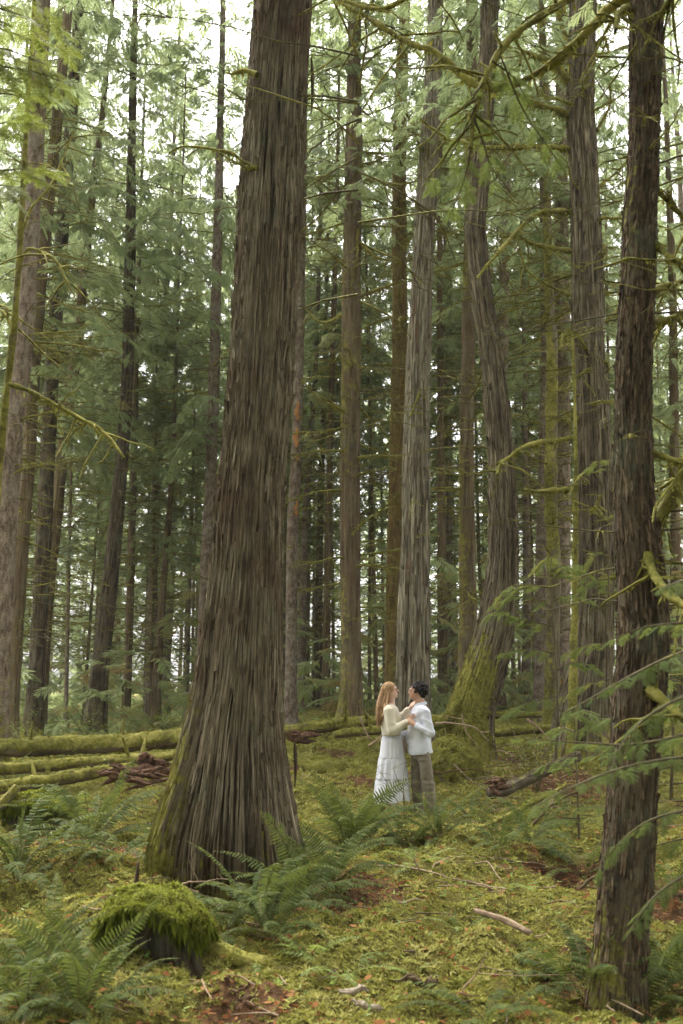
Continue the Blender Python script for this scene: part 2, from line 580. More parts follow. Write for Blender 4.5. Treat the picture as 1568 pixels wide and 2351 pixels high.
def make_spray(seed, fine=False, wide=.105, droop=.28):
    r = np.random.RandomState(seed)
    n = 11 if fine else 15
    x = np.repeat(np.linspace(.06, .95, n), 2) + r.uniform(-.02, .02, 2 * n)
    s = np.tile([1, -1], n)
    a = np.radians(58 - 26 * x + r.uniform(-9, 9, 2 * n))
    L = (.46 * np.sin(np.pi * (x * .78 + .2)) + .05) * r.uniform(.6, 1.15, 2 * n)
    base = np.stack([x, 0 * x, -droop * x ** 2], 1)
    d = np.stack([np.cos(a), s * np.sin(a), -.18 - .3 * x + r.uniform(-.2, .2, 2 * n)], 1)
    d /= np.linalg.norm(d, axis=1, keepdims=True)
    side = np.stack([-s * np.sin(a), np.cos(a) * s * s * 0 + np.cos(a), r.uniform(-.4, .4, 2 * n)], 1)
    side = np.cross(d, np.stack([0 * x + r.uniform(-.35, .35, 2 * n), r.uniform(-.35, .35, 2 * n), 0 * x + 1], 1))
    side /= np.linalg.norm(side, axis=1, keepdims=True)
    if not fine:
        Q = blades(base, d, side, L, L * wide, -.12)
        tip = blades(np.array([[.9, 0, -droop * .81]]), np.array([[.93, 0, -.36]]), np.array([[0, 1., 0]]), np.array([.2]), np.array([.05]))
        ax = np.array([[[0, .008, 0], [.5, .010, -droop * .25], [1, 0, -droop], [.5, -.010, -droop * .25]]])
        return np.concatenate([Q, tip, ax])
    out = []
    for i in range(2 * n):
        m = max(4, int(L[i] * 17))
        t = np.repeat(np.linspace(.05, .97, m), 2)
        ss = np.tile([1, -1], m)
        bb = base[i] + d[i] * (t * L[i])[:, None]
        dd = d[i] * .75 + side[i] * (ss * .75)[:, None] + r.uniform(-.12, .12, (2 * m, 3))
        dd /= np.linalg.norm(dd, axis=1, keepdims=True)
        nn = np.cross(d[i], side[i])
        sd = np.cross(dd, np.broadcast_to(nn, dd.shape))
        l = .10 * (1 - .55 * t) * r.uniform(.8, 1.2, 2 * m)
        out.append(blades(bb, dd, sd, l, l * .27, -.1))
        out.append(np.array([[base[i] - side[i] * .004, base[i] + side[i] * .004, base[i] + d[i] * L[i], base[i] + d[i] * L[i]]]))
    return np.concatenate(out)


SPRAYS = [make_spray(k) for k in range(7)]
FSPRAYS = [make_spray(50 + k, True) for k in range(4)]


def place_sprays(mb, protos, O, X, Yv, S, tint, rng, m=0):
    """O origins, X axis along the spray, Yv its side, S sizes"""
    Z = np.cross(X, Yv)
    k = rng.randint(0, len(protos), len(O))
    for q in range(len(protos)):
        i = np.where(k == q)[0]
        if not len(i):
            continue
        P = protos[q]
        B = np.stack([X[i], Yv[i], Z[i]], 1)              # rows are the axes
        W = np.einsum('abc,icd->iabd', P, B) * S[i][:, None, None, None] + O[i][:, None, None, :]
        nv = W.shape[0] * W.shape[1] * 4
        F = np.arange(nv).reshape(-1, 4)
        tt = tint[i][:, None, None] + rng.uniform(-.10, .10, W.shape[:2])[..., None] + np.zeros(4)
        mb.add(W.reshape(-1, 3), F, m, tint=tt.ravel())


def bough(mb, P, rng, size, gap, protos, wood_r=.012, m=0, mw=1, tint0=.45, tspread=.25, moss=.5, t0=.15, n=5):
    """a limb along the points P with leafy sprays on both sides"""
    P = np.asarray(P, float)
    nP = len(P)
    T, Sd, U = frames(P)
    L = np.concatenate([[0], np.cumsum(np.linalg.norm(np.diff(P, axis=0), axis=1))])
    if wood_r:
        V, F = tube(P, wood_r * np.linspace(1, .2, nP), n)
        mb.add(V, F, mw, uv=np.stack([np.tile(np.arange(n) * .02, nP), np.repeat(L, n)], 1), moss=moss, tint=.3)
    l = np.arange(L[-1] * t0, L[-1], gap)
    if not len(l):
        return
    l = np.repeat(l, 2) + rng.uniform(-gap * .4, gap * .4, 2 * len(l))
    l = np.clip(l, 0, L[-1])
    sgn = np.tile([1, -1], len(l) // 2)
    O = np.stack([np.interp(l, L, P[:, c]) for c in range(3)], 1)
    t = np.stack([np.interp(l, L, T[:, c]) for c in range(3)], 1)
    s = np.stack([np.interp(l, L, Sd[:, c]) for c in range(3)], 1)
    f = l / L[-1]
    a = np.radians(62 - 34 * f + rng.uniform(-14, 14, len(l)))
    X = t * np.cos(a)[:, None] + s * (sgn * np.sin(a))[:, None]
    X[:, 2] += rng.uniform(-.45, .10, len(l))
    X /= np.linalg.norm(X, axis=1, keepdims=True)
    up = np.stack([rng.uniform(-.35, .35, len(l)), rng.uniform(-.35, .35, len(l)), np.ones(len(l))], 1)
    Yv = np.cross(up, X)
    Yv /= np.linalg.norm(Yv, axis=1, keepdims=True)
    S = size * (1.05 - .5 * f) * rng.uniform(.65, 1.2, len(l))
    place_sprays(mb, protos, O, X, Yv, S, tint0 + rng.uniform(-tspread, tspread) * .6 + rng.uniform(-tspread, tspread, len(l)) * .5, rng, m)


def make_crown(seed, zlo, ztop, rmax, nb, size, gap, dead=(1.5, 8, 40), tint0=.42):
    rng = np.random.RandomState(seed)
    mb = MB()
    z = zlo + (ztop - zlo) * np.sort(rng.uniform(0, 1, nb)) ** 1.0
    for zi in z:
        f = (zi - zlo) / (ztop - zlo)
        Lb = rmax * (1 - f) ** .75 * rng.uniform(.55, 1.1) * min(1, .55 + f * 4) + .25
        a = rng.uniform(0, 2 * math.pi)
        k = np.linspace(0, 1, 7)
        dirx, diry = math.cos(a), math.sin(a)
        rise, drop = rng.uniform(.0, .25), rng.uniform(.25, .65)
        bend = rng.uniform(-.25, .25)
        P = np.stack([(dirx * k - diry * bend * k * k) * Lb, (diry * k + dirx * bend * k * k) * Lb, zi + Lb * (rise * k - drop * k * k)], 1)
        bough(mb, P, rng, size * (.7 + .3 * min(1, Lb / 2)), gap, SPRAYS, .016, tint0=tint0, n=4, t0=.12)
    for zi in rng.uniform(dead[0], dead[1], dead[2]):            # bare lower limbs with thin twigs
        Lb = rng.uniform(.6, 2.4)
        a = rng.uniform(0, 2 * math.pi)
        k = np.linspace(0, 1, 6)
        w = np.cumsum(rng.uniform(-.07, .07, (6, 3)), 0) * Lb
        P = np.stack([math.cos(a) * k * Lb, math.sin(a) * k * Lb, zi + Lb * (.12 * k - .3 * k * k + .12 * k ** 3)], 1) + w * k[:, None]
        V, F = tube(P, .013 * np.linspace(1, .25, 6), 4)
        mb.add(V, F, 1, moss=rng.uniform(.3, .8), tint=.3)
        for q in range(rng.randint(2, 6)):
            i = rng.uniform(.2, .95)
            o = np.array([np.interp(i, k, P[:, c]) for c in range(3)])
            d = np.array([math.cos(a + rng.uniform(-1.2, 1.2)), math.sin(a + rng.uniform(-1.2, 1.2)), rng.uniform(-.5, .3)])
            V, F = tube(np.stack([o, o + d * .25 * rng.uniform(.5, 1.4), o + d * .45 * rng.uniform(.8, 1.4) + [0, 0, -.08]]), [.007, .005, .002], 3)
            mb.add(V, F, 1, moss=.5, tint=.3)
    return mb.mesh('crown', [M['needle'], M['twig']], smooth=False)


# ------------------------------------------------------------------ trunks
def bark_relief(style, s, L, seed):
    """height of the bark in metres over arc position s and length L"""
    if style == 'cedar':
        w = .035 * fbm(s * 2.2, L * .30, 0, 3, seed)
        a = vnoise((s + w) / .055, L / 1.3, 0, seed + 1)
        b = vnoise((s + w * 1.3) / .021, L / .6, 0, seed + 2)
        g1 = np.exp(-(a / .16) ** 2)
        g2 = np.exp(-(b / .22) ** 2)
        steps = .006 * np.sign(vnoise((s + w) / .05, L / .9, 4, seed + 5)) * sst(.1, .2, np.abs(vnoise((s + w) / .05, L / .9, 4, seed + 5)))
        return .012 * fbm(s * 3, L * .5, 1, 2, seed + 3) - .021 * g1 - .008 * g2 + steps + .003 * vnoise(s / .008, L / .12, 2, seed + 4)
    if style == 'scaly':
        a = vnoise(s / .035, L / .09, 0, seed)
        b = vnoise(s / .015, L / .035, 0, seed + 2)
        return .010 * np.abs(a) + .006 * b + .012 * fbm(s * 3, L * 1.2, 1, 2, seed + 3)
    return .020 * fbm(s / .13, L / .22, 0, 4, seed) + .008 * vnoise(s / .03, L / .04, 0, seed + 2)


def trunk_mesh(name, C, R, mat, style='cedar', nseg=48, seed=0, amp=1.0, moss=(.1, .0, 180, .5), lobes=None):
    """C centres (n,3), R radii; moss = (level, extra on one side, that side's bearing in degrees, extra at the foot)"""
    C = np.asarray(C, float)
    T, S, U = frames(C)
    L = np.concatenate([[0], np.cumsum(np.linalg.norm(np.diff(C, axis=0), axis=1))])
    th = math.pi / 2 + np.linspace(0, 2 * math.pi, nseg + 1)
    ct, stn = np.cos(th), np.sin(th)
    arc = (th - math.pi / 2)[None] * R[:, None]
    # keep the noise seamless by sampling arc on a nominal radius
    Rm = float(np.median(R))
    s = (th - math.pi / 2)[None] * Rm + 0 * arc
    h = bark_relief(style, s, L[:, None] + 0 * s, seed) * amp
    w = sst(0, .35, np.minimum(th - math.pi / 2, 2.5 * math.pi - th))[None]   # fades the seam at the back
    h = h * w
    rr = R[:, None] + h
    if lobes is not None:
        rr = rr + lobes(th, L)
    rr = rr * (1 + .05 * vnoise(ct[None] * 1.3 + 5, stn[None] * 1.3, L[:, None] / (4 * Rm), seed + 8) * w)
    V = C[:, None] + rr[..., None] * (ct[None, :, None] * S[:, None] + stn[None, :, None] * U[:, None])
    lev, side, brg, foot = moss
    wx = V[..., 0] - C[:, None, 0]
    wy = V[..., 1] - C[:, None, 1]
    k = np.cos(np.arctan2(wx, wy) - rad(brg))
    patch = fbm(s / .5, L[:, None] / 1.4, 3, 4, seed + 11)
    ma = lev + side * np.clip(k, -.3, 1) + patch * .45 * (lev + side > 0) + foot * np.exp(-(L[:, None] - .3) / .9)
    return V, np.clip(ma, 0, 1), s, L


def tube_mesh_uv(V, s, L):
    uv = np.stack([s, L[:, None] + 0 * s], -1).reshape(-1, 2)
    return uv


def bark_strips(parent, V0, C, rows, mat, n, seed, width=(.018, .042), length=(.25, 1.3), cols=None, moss=None, lift=.013, avoid=None):
    """long fibrous strips lying on a trunk surface V0 (rings x points); C are the ring centres, rows the ring range"""
    r = np.random.RandomState(seed)
    nr, nc = V0.shape[:2]
    zz = np.linalg.norm(np.diff(C, axis=0), axis=1)
    Lr = np.concatenate([[0], np.cumsum(zz)])
    mb = MB()
    a0, a1 = Lr[rows[0]], Lr[rows[1]]
    c_lo, c_hi = cols or (2, nc - 3)

    def pos(rw, cl):
        rw = np.clip(rw, 0, nr - 1.001)
        cl = np.clip(cl, 0, nc - 1.001)
        i, j = rw.astype(int), cl.astype(int)
        f, g = (rw - i)[:, None], (cl - j)[:, None]
        return (V0[i, j] * (1 - f) * (1 - g) + V0[i + 1, j] * f * (1 - g) + V0[i, j + 1] * (1 - f) * g + V0[i + 1, j + 1] * f * g)

    for k in range(n):
        l = r.uniform(*length) * r.uniform(.5, 1)
        s0 = r.uniform(a0, a1)
        m = max(5, int(l / .11))
        t = np.linspace(0, 1, m)
        rw = np.interp(s0 + l * t, Lr, np.arange(nr))
        if s0 + l > Lr[-1]:
            continue
        cc = r.uniform(c_lo, c_hi)
        p1, p2 = pos(rw[:1], np.array([cc])), pos(rw[:1], np.array([cc + 1]))
        du = np.linalg.norm(p2 - p1) + 1e-6
        w = r.uniform(*width) * .5
        hw = w * np.clip(np.minimum(t, 1 - t) * r.uniform(5, 12) + .12, 0, 1) * (1 + .35 * vnoise(t * l / .11, k, 0, seed))
        wob = (.006 * vnoise(t * l / .35, k, 3, seed + 1) + r.normal(0, .004) * t) / du
        th = lift * r.uniform(.6, 1.25) * (1 + (r.uniform(0, 1.2) * np.clip(1 - t * 6, 0, 1)) + (r.uniform() < .12) * 2.2 * np.clip(t * 5 - 4, 0, 1))
        P = []
        for f, hgt in ((-1, -.010), (-.72, 1), (.15, .85), (.72, 1), (1, -.010)):
            q = pos(rw, cc + wob + f * hw / du)
            ci = np.stack([np.interp(rw, np.arange(nr), C[:, c]) for c in range(3)], 1)
            d = q - ci
            d[:, 2] *= .2
            d /= np.linalg.norm(d, axis=1, keepdims=True)
            P.append(q + d * (th * (hgt if hgt > 0 else 0) + (hgt if hgt < 0 else 0))[:, None])
        P = np.stack(P, 1)
        ms = 0.0
        if moss is not None:
            ms = float(moss[int(np.clip(rw[m // 2], 0, nr - 1)), int(np.clip(cc, 0, nc - 1))])
        uv = np.stack([np.repeat((cc * du + np.array([-1, -.72, .15, .72, 1])[None] * hw[:, None]).reshape(-1), 1), np.repeat(s0 + l * t, 5)], 1)
        mb.add(P.reshape(-1, 3), grid_faces(m, 5, False), uv=uv, moss=ms, tint=np.clip(r.normal(.5, .19), 0, 1))
    o = obj('bark_strips', mb.mesh('bark_strips', M[mat], smooth=False), parent)
    o['kind'] = 'stuff'
    return o


# mossy dead limbs, built once along +X and shared
def limb_mesh(seed, Lb, r0, heavy=.5, curve=0.0):
    rng = np.random.RandomState(seed)
    mb = MB()
    n = 14
    k = np.linspace(0, 1, n)
    wob = np.cumsum(rng.uniform(-1, 1, (n, 3)), 0) * .022 * Lb
    P = np.stack([k * Lb, curve * Lb * k * k, Lb * (rng.uniform(-.1, .12) * k - rng.uniform(.05, .4) * k ** 2 + rng.uniform(.0, .3) * k ** 3)], 1) + wob * k[:, None]
    limb_geo(mb, P, r0 * (1 - .8 * k) + .003, rng, heavy)
    for q in range(rng.randint(7, 14)):
        i = rng.uniform(.2, .97)
        o = np.array([np.interp(i, k, P[:, c]) for c in range(3)])
        a = rng.choice([-1, 1]) * rng.uniform(.4, 1.2)
        l = rng.uniform(.12, .4) * Lb * (1.1 - i * .6)
        kk = np.linspace(0, 1, 6)
        d = np.array([math.cos(a), math.sin(a), rng.uniform(-.35, .2)])
        Q = o + d * (kk * l)[:, None] + np.cumsum(rng.uniform(-1, 1, (6, 3)), 0) * .03 * l * kk[:, None] + np.array([0, 0, -.12 * l]) * (kk ** 2)[:, None]
        limb_geo(mb, Q, r0 * .34 * (1 - .75 * kk) + .002, rng, heavy * .8, 4)
    return mb.mesh('branch', [M['twig'], M['moss_tuft']], smooth=True)


def limb_geo(mb, P, R, rng, heavy, n=6):
    """a limb sheathed in moss with short strands hanging from it"""
    L = np.concatenate([[0], np.cumsum(np.linalg.norm(np.diff(P, axis=0), axis=1))])
    m2 = max(len(P), int(L[-1] / .05))
    if m2 > len(P):
        q = np.linspace(0, L[-1], m2)
        R = np.interp(q, L, R)
        P = smooth_path(P, m2)
        L = q
    R = R * (1 + heavy * .9 * (vnoise(L / .10, 0, 0, rng.randint(999)) * .5 + .5))
    V, F = tube(P, R, n, .6, rng.randint(999))
    mb.add(V, F, 0, uv=np.stack([np.tile(np.arange(n) * .02, len(P)), np.repeat(L, n)], 1), moss=heavy + .50 + .25 * np.repeat(vnoise(L / .3, 2, 0, rng.randint(999)), n), tint=.4)
    ns = int(L[-1] * 110 * heavy)
    if ns > 3:
        q = rng.uniform(0, L[-1], ns)
        o = np.stack([np.interp(q, L, P[:, c]) for c in range(3)], 1)
        rr = np.interp(q, L, R)
        o += rng.normal(0, 1, (ns, 3)) * rr[:, None] * .6
        d = np.stack([rng.normal(0, .45, ns), rng.normal(0, .45, ns), -np.abs(rng.normal(.8, .4, ns)) + .35 * (rng.uniform(0, 1, ns) < .3)], 1)
        d /= np.linalg.norm(d, axis=1, keepdims=True)
        l = rr * rng.uniform(1.0, 3.0, ns) + .012
        sd = np.cross(d, rng.normal(0, 1, (ns, 3)))
        sd /= np.linalg.norm(sd, axis=1, keepdims=True)
        Q = blades(o, d, sd, l, l * .10 + .002)
        mb.add(Q.reshape(-1, 3), np.arange(ns * 4).reshape(-1, 4), 1, tint=np.repeat(rng.uniform(.3, 1.0, ns), 4))


LIMBS = [limb_mesh(100 + k, 1.7, .019, .35 + .25 * (k % 3), (-.3 + .1 * k)) for k in range(8)]
LIMBS_THIN = [limb_mesh(140 + k, 1.6, .011, .35, (-.3 + .1 * k)) for k in range(6)]


def tufts(P, Nn, size, rng, tint, lean=.55, leaves=5):
    """small moss shoots: leaflets that spread around each point"""
    n = len(P)
    a = rng.uniform(0, 6.28, (n, 1)) + np.arange(leaves)[None] * (6.283 / leaves) + rng.uniform(-.4, .4, (n, leaves))
    ref = np.where(np.abs(Nn[:, 2:3]) > .9, np.array([[1., 0, 0]]), np.array([[0, 0, 1.]]))
    A = np.cross(Nn, ref)
    A /= np.linalg.norm(A, axis=1, keepdims=True)
    B = np.cross(Nn, A)
    out = np.cos(a)[..., None] * A[:, None] + np.sin(a)[..., None] * B[:, None]
    L = size[:, None] * rng.uniform(.6, 1.25, (n, leaves))
    el = rng.uniform(.15, 1.1, (n, leaves))
    d = out * np.cos(el)[..., None] + Nn[:, None] * np.sin(el)[..., None]
    sd = np.cross(d, Nn[:, None] + .3 * rng.normal(0, 1, (n, leaves, 3)))
    sd /= np.linalg.norm(sd, axis=2, keepdims=True) + 1e-9
    b = P[:, None] + 0 * d
    m = b + d * (L * .5)[..., None]
    tp = b + d * L[..., None] - Nn[:, None] * (L * .25)[..., None]
    w = (L * .21)[..., None]
    Q = np.stack([b + sd * w * .9 + (m - b) * .25, tp, b - sd * w * .9 + (m - b) * .25], 2)
    tt = np.repeat((tint[:, None] + rng.uniform(-.15, .15, (n, leaves))).ravel(), 3) + np.tile([-.08, .18, -.08], n * leaves)
    return Q.reshape(-1, 3), np.arange(n * leaves * 3).reshape(-1, 3), tt


def fuzz_on(o, parent, n, seed, lo=.55, size=(.018, .04), tint=.45):
    """moss shoots on the part of a mesh where its attribute 'moss' is high"""
    me = o.data
    V = np.empty(len(me.vertices) * 3, np.float32); me.vertices.foreach_get('co', V); V = V.reshape(-1, 3).astype(float)
    Nn = np.empty(len(me.vertices) * 3, np.float32); me.vertices.foreach_get('normal', Nn); Nn = Nn.reshape(-1, 3).astype(float)
    m = np.empty(len(me.vertices), np.float32); me.attributes['moss'].data.foreach_get('value', m)
    r = np.random.RandomState(seed)
    c = V.mean(0)
    flip = np.sign(((V - np.array([c[0], c[1], 0]) * [1, 1, 0] - [0, 0, 1] * V) * Nn).sum(1).mean()) or 1
    pn = vnoise(V[:, 0] * 7, V[:, 1] * 7, V[:, 2] * 7, seed)
    k = np.where((m + .25 * pn > lo) & (V[:, 2] < 3.2))[0]
    if len(k) < 10:
        return
    i = k[r.randint(0, len(k), n)]
    tu, tf, tt = tufts(V[i] + r.normal(0, .012, (n, 3)), Nn[i] * flip, r.uniform(*size, n), r, tint + .35 * r.uniform(-.5, .6, n) + .25 * pn[i])
    tag(obj('moss', mesh('moss', tu, tf, M['moss_tuft'], attrs={'tint': np.clip(tt, 0, 1)}, smooth=False), parent), kind='stuff')


class Tree:
    """a tree: trunk measured in the photograph, carried on above the frame to its full height"""

    def __init__(s, name, label, pts, Y, mat, style='cedar', height=27, nseg=40, step=.11, seed=0, amp=1.0, moss=(.1, 0, 270, .5),
                 group=None, cat='tree', lean=0.0, flare=.35, lobes=None, top_step=.8):
        C, R = [], []
        for u, v, w in sorted(pts, key=lambda q: -q[1]):
            p = at(u, v, Y)
            C.append(p)
            R.append(wid(w, p) / 2)
        C, R = np.array(C), np.array(R)
        foot = C[0].copy()
        gz = float(H0(foot[0], foot[1]))
        d0 = (C[1] - C[0]) / max(1e-6, np.linalg.norm(C[1] - C[0]))
        if foot[2] > gz - .25:                                    # down into the soil
            k = (foot[2] - (gz - .3)) / max(.2, d0[2])
            C = np.vstack([C[0] - d0 * k, C])
            R = np.concatenate([[R[0] * 1.05], R])
        base = np.array([C[0][0], C[0][1], gz])
        zt = C[-1][2]
        top = max(height, zt + 2)
        d1 = C[-1] - C[-2]
        d1 = d1 / np.linalg.norm(d1)
        d1[0] *= .5
        k1 = (top - zt) / d1[2]
        E = [C[-1] + d1 * k1 * .5, C[-1] + d1 * k1]
        E[1][0] = E[0][0] + (E[1][0] - E[0][0]) * .5
        CR = np.column_stack([C, R])
        Lm = np.linalg.norm(np.diff(C, axis=0), axis=1).sum()
        Q1 = smooth_path(CR, max(8, int(Lm / step)))
        Q2 = smooth_path(np.column_stack([[C[-1], *E], [R[-1], R[-1] * .55, .02]]), max(5, int((top - zt) / top_step)))[1:]
        Q = np.vstack([Q1, Q2])
        s.C, s.R, s.base, s.Y, s.rng = Q[:, :3], np.maximum(Q[:, 3], .012), base, Y, np.random.RandomState(seed + 1000)
        hz = s.C[:, 2] - gz
        s.R = s.R * (1 + flare * np.exp(-np.clip(hz, 0, 99) / .30) * (Y < 40))
        s.t = thing(name, label, cat, base, group)
        V, ma, sa, L = trunk_mesh(name, s.C - base, s.R, M[mat], style, nseg, seed, amp, moss, lobes)
        me = mesh('trunk', V.reshape(-1, 3), grid_faces(V.shape[0], V.shape[1], False), M[mat], uv=tube_mesh_uv(V, sa, L), attrs={'moss': ma.ravel()})
        s.trunk = obj('trunk', me, s.t)
        s.Vg, s.mossg = V, ma
        s.height = top

    def strips(s, mat, n, ztop, width=(.025, .06), length=(.3, 1.6), lift=.014):
        rows = (2, int(np.searchsorted(s.C[:, 2], ztop)))
        nc = s.Vg.shape[1]
        bark_strips(s.t, s.Vg, s.C - s.base, rows, mat, n, int(s.rng.randint(999)), width, length, (nc * .2, nc * .8), s.mossg * .8, lift)

    def pos(s, z):
        """centre and radius of the trunk at world height z"""
        zz = s.C[:, 2]
        return np.array([np.interp(z, zz, s.C[:, c]) for c in range(3)]), float(np.interp(z, zz, s.R))

    def limbs(s, n, z0, z1, protos=None, scale=(.6, 1.5), az=None):
        protos = protos or LIMBS
        r = s.rng
        n = int(n * (2.2 if protos is LIMBS else 1.6))
        for z in np.sort(r.uniform(z0, z1, n)):
            p, rr = s.pos(z)
            a = r.uniform(0, 2 * math.pi) if az is None else rad(r.uniform(*az))
            k = r.uniform(*scale)
            p = p + np.array([math.cos(a), math.sin(a), 0]) * rr * .7 - s.base
            obj('branch', protos[r.randint(len(protos))], s.t, p, (r.uniform(-.5, .5), r.uniform(-.15, .35), a), (k, k, k * r.choice([1, -.6])))

    def limb_px(s, poly, r0, heavy=.7, dy=0.0, seed=1, twigs=4):
        twigs = twigs * 2
        """a limb that the photograph shows along the rows (u, v); dy is how far its tip comes towards (-) or away (+)"""
        rng = np.random.RandomState(seed)
        k = np.linspace(0, 1, len(poly))
        P = np.array([at(u, v, s.Y + dy * q) for (u, v), q in zip(poly, k)])
        P = smooth_path(P, max(10, len(poly) * 4)) - s.base
        mb = MB()
        kk = np.linspace(0, 1, len(P))
        limb_geo(mb, P, r0 * 1.15 * (1 - .72 * kk) + .004, rng, heavy)
        for q in range(twigs):
            i = rng.randint(len(P) // 3, len(P) - 1)
            l = rng.uniform(.25, .7)
            d = np.array([rng.uniform(-1, 1), rng.uniform(-.6, .6), rng.uniform(-.8, .4)])
            t = np.linspace(0, 1, 6)
            Q = P[i] + d * (t * l)[:, None] + np.cumsum(rng.uniform(-1, 1, (6, 3)), 0) * .03 * t[:, None] + np.array([0, 0, -.2 * l]) * (t ** 2)[:, None]
            limb_geo(mb, Q, .008 * (1 - .7 * t) + .002, rng, heavy * .8, 4)
        return obj('branch', mb.mesh('branch', [M['twig'], M['moss_tuft']]), s.t)

    def crown(s, me, zscale=1.0, rscale=1.0, rot=0.0, z=0.0):
        p, _ = s.pos(s.base[2] + 14)
        o = obj('crown', me, s.t, (p[0] - s.base[0], p[1] - s.base[1], z), (0, 0, rot), (rscale, rscale, zscale))
        o['kind'] = 'stuff'
        return o


# ------------------------------------------------------------------ the great cedar in front
def hero():
    rows = [(-60, 586, 727), (0, 580, 721), (200, 563, 711), (400, 546, 703), (600, 535, 693), (784, 525, 683), (950, 511, 671), (1100, 496, 660), (1284, 479, 654),
            (1420, 458, 655), (1568, 434, 657), (1668, 409, 660), (1760, 388, 668), (1818, 373, 676), (1890, 350, 687), (1943, 333, 696), (2000, 322, 704), (2060, 312, 712)]
    Y = 8.75
    pts = [((a + b) / 2, v, b - a) for v, a, b in rows]
    base = None
    C, R = [], []
    for u, v, w in reversed(pts):
        p = at(u, v, Y)
        C.append(p)
        R.append(wid(w, p) / 2)
    C, R = np.array(C), np.array(R)
    gz = float(H0(C[0][0], Y))
    R = R * (1 - .075 * sst(.3, 1.3, C[:, 2] - gz)) - .006
    C = np.vstack([C[0] - [0, 0, .45], C])
    R = np.concatenate([[R[0] * 1.12], R])
    Q1 = smooth_path(np.column_stack([C, R]), 360)
    e1 = C[-1] + (C[-1] - C[-3]) / (C[-1] - C[-3])[2] * 12
    e2 = e1 + np.array([.3, 0, 13])
    Q2 = smooth_path(np.column_stack([[C[-1], e1, e2], [R[-1], R[-1] * .6, .03]]), 40)[1:]
    Q = np.vstack([Q1, Q2])
    C, R = Q[:, :3], Q[:, 3]
    base = np.array([C[0][0], Y, gz])
    # angle list: dense on the camera side (theta 270 deg = towards the camera)
    th = np.concatenate([np.linspace(90, 165, 26)[:-1], np.linspace(165, 375, 310), np.linspace(375, 450, 26)[1:]])
    th = np.radians(th)
    T, S, U = frames(C)
    L = np.concatenate([[0], np.cumsum(np.linalg.norm(np.diff(C, axis=0), axis=1))])
    z = C[:, 2] - gz
    Rm = .36
    s = (th - math.pi / 2)[None] * Rm + 0 * L[:, None]
    Lg = L[:, None] + 0 * s
    w = .05 * fbm(s * 1.6, Lg * .28, 0, 3, 3)
    sx = s + w
    # long plates with steep edges, split by narrow fissures
    a = vnoise(sx / .046, Lg / 1.7, 0, 41)
    b = vnoise(sx / .024, Lg / .8, 0, 42)
    c = vnoise(sx / .012, Lg / .35, 0, 43)
    plate = np.tanh(5 * vnoise(sx / .07, Lg / 1.2, 7, 44))
    h = .010 * plate - .042 * np.exp(-(a / (.20 + .14 * vnoise(sx / .2, Lg / 1.1, 9, 47))) ** 2) - .018 * np.exp(-(b / .24) ** 2) - .007 * np.exp(-(c / .22) ** 2) + .003 * vnoise(s / .007, Lg / .07, 0, 45)
    h = h - .022 * sst(.15, .35, vnoise(sx / .16, Lg / 2.6, 3, 46))
    ft = np.exp(-np.clip(z[:, None] - .2, 0, 99) / .8)
    h = h - ft * (.030 * np.exp(-(vnoise(sx / .023, Lg / .7, 5, 141) / .26) ** 2) + .016 * np.exp(-(vnoise(sx / .012, Lg / .4, 5, 142) / .3) ** 2))
    ends = sst(0, .3, np.minimum(th - math.pi / 2, 2.5 * math.pi - th))[None]
    h = h * ends
    # buttresses at the foot: clefts between them at fixed bearings
    zf = z[:, None]
    foot = np.exp(-np.clip(zf, 0, 99) / .55)
    lob = 0
    for deg, dep, wd, reach in [(312, .20, 7, 1.5), (277, .17, 5.5, .75), (244, .20, 5, .95), (350, .14, 7, .7), (202, .13, 7, .6), (294, .07, 4, .5), (261, .06, 4, .45), (222, .05, 5, .5)]:
        d = (np.degrees(th)[None] - deg - 3 * np.sin(zf * 2.1 + deg))
        lob = lob - dep * np.exp(-(d / wd) ** 2) * np.exp(-np.clip(zf, 0, 99) / reach)
    rr = R[:, None] * (1 + .02 * vnoise(np.cos(th)[None] * 1.6 + 3, np.sin(th)[None] * 1.6, Lg / 1.1, 48) + .05 * foot * vnoise(np.cos(th)[None] * 3 + 3, np.sin(th)[None] * 3, Lg / .7, 49)) + h + lob
    # the dark central hollow that runs up the trunk
    d = np.degrees(th)[None] - (256 + 7 * sst(1, 6, zf))
    rr = rr - .030 * np.exp(-(d / 9) ** 2) * sst(.9, 2.2, zf) * (1 - sst(5.5, 8.5, zf) * .6)
    dd = sst(0, 1, 1) * np.ones_like(rr)
    # depth of the foot: flare less towards the camera than sideways
    depth = 1 - .32 * foot
    V = C[:, None] + rr[..., None] * (np.cos(th)[None, :, None] * S[:, None] + (np.sin(th) [None, :, None] * depth[..., None]) * U[:, None])
    V0 = C[:, None] + (rr - h * .75)[..., None] * (np.cos(th)[None, :, None] * S[:, None] + (np.sin(th)[None, :, None] * depth[..., None]) * U[:, None])
    deg = np.degrees(th)[None]
    pn = fbm(s / .35, Lg / .8, 1, 4, 51)
    moss = 1.0 * sst(292, 328, deg + 16 * pn) * sst(2.3, .3, zf + .6 * pn) + .5 * pn * sst(2.8, 0.0, zf) * sst(290, 320, deg)
    moss = np.maximum(moss, sst(.55, .05, zf + .25 * pn) * .6)
    moss = np.maximum(moss, .30 * sst(210, 188, deg) * sst(2, .2, zf))
    moss = np.maximum(moss, .22 * sst(.2, .5, pn) * sst(3, 1, zf))
    t = thing('great_cedar', 'huge cedar with ridged grey-brown bark and mossy flared foot in the foreground', 'tree', base)
    me = mesh('trunk', (V - base).reshape(-1, 3), grid_faces(len(C), len(th), False), M['hero'], uv=np.stack([s, Lg], -1).reshape(-1, 2), attrs={'moss': np.clip(moss, 0, 1).ravel()})
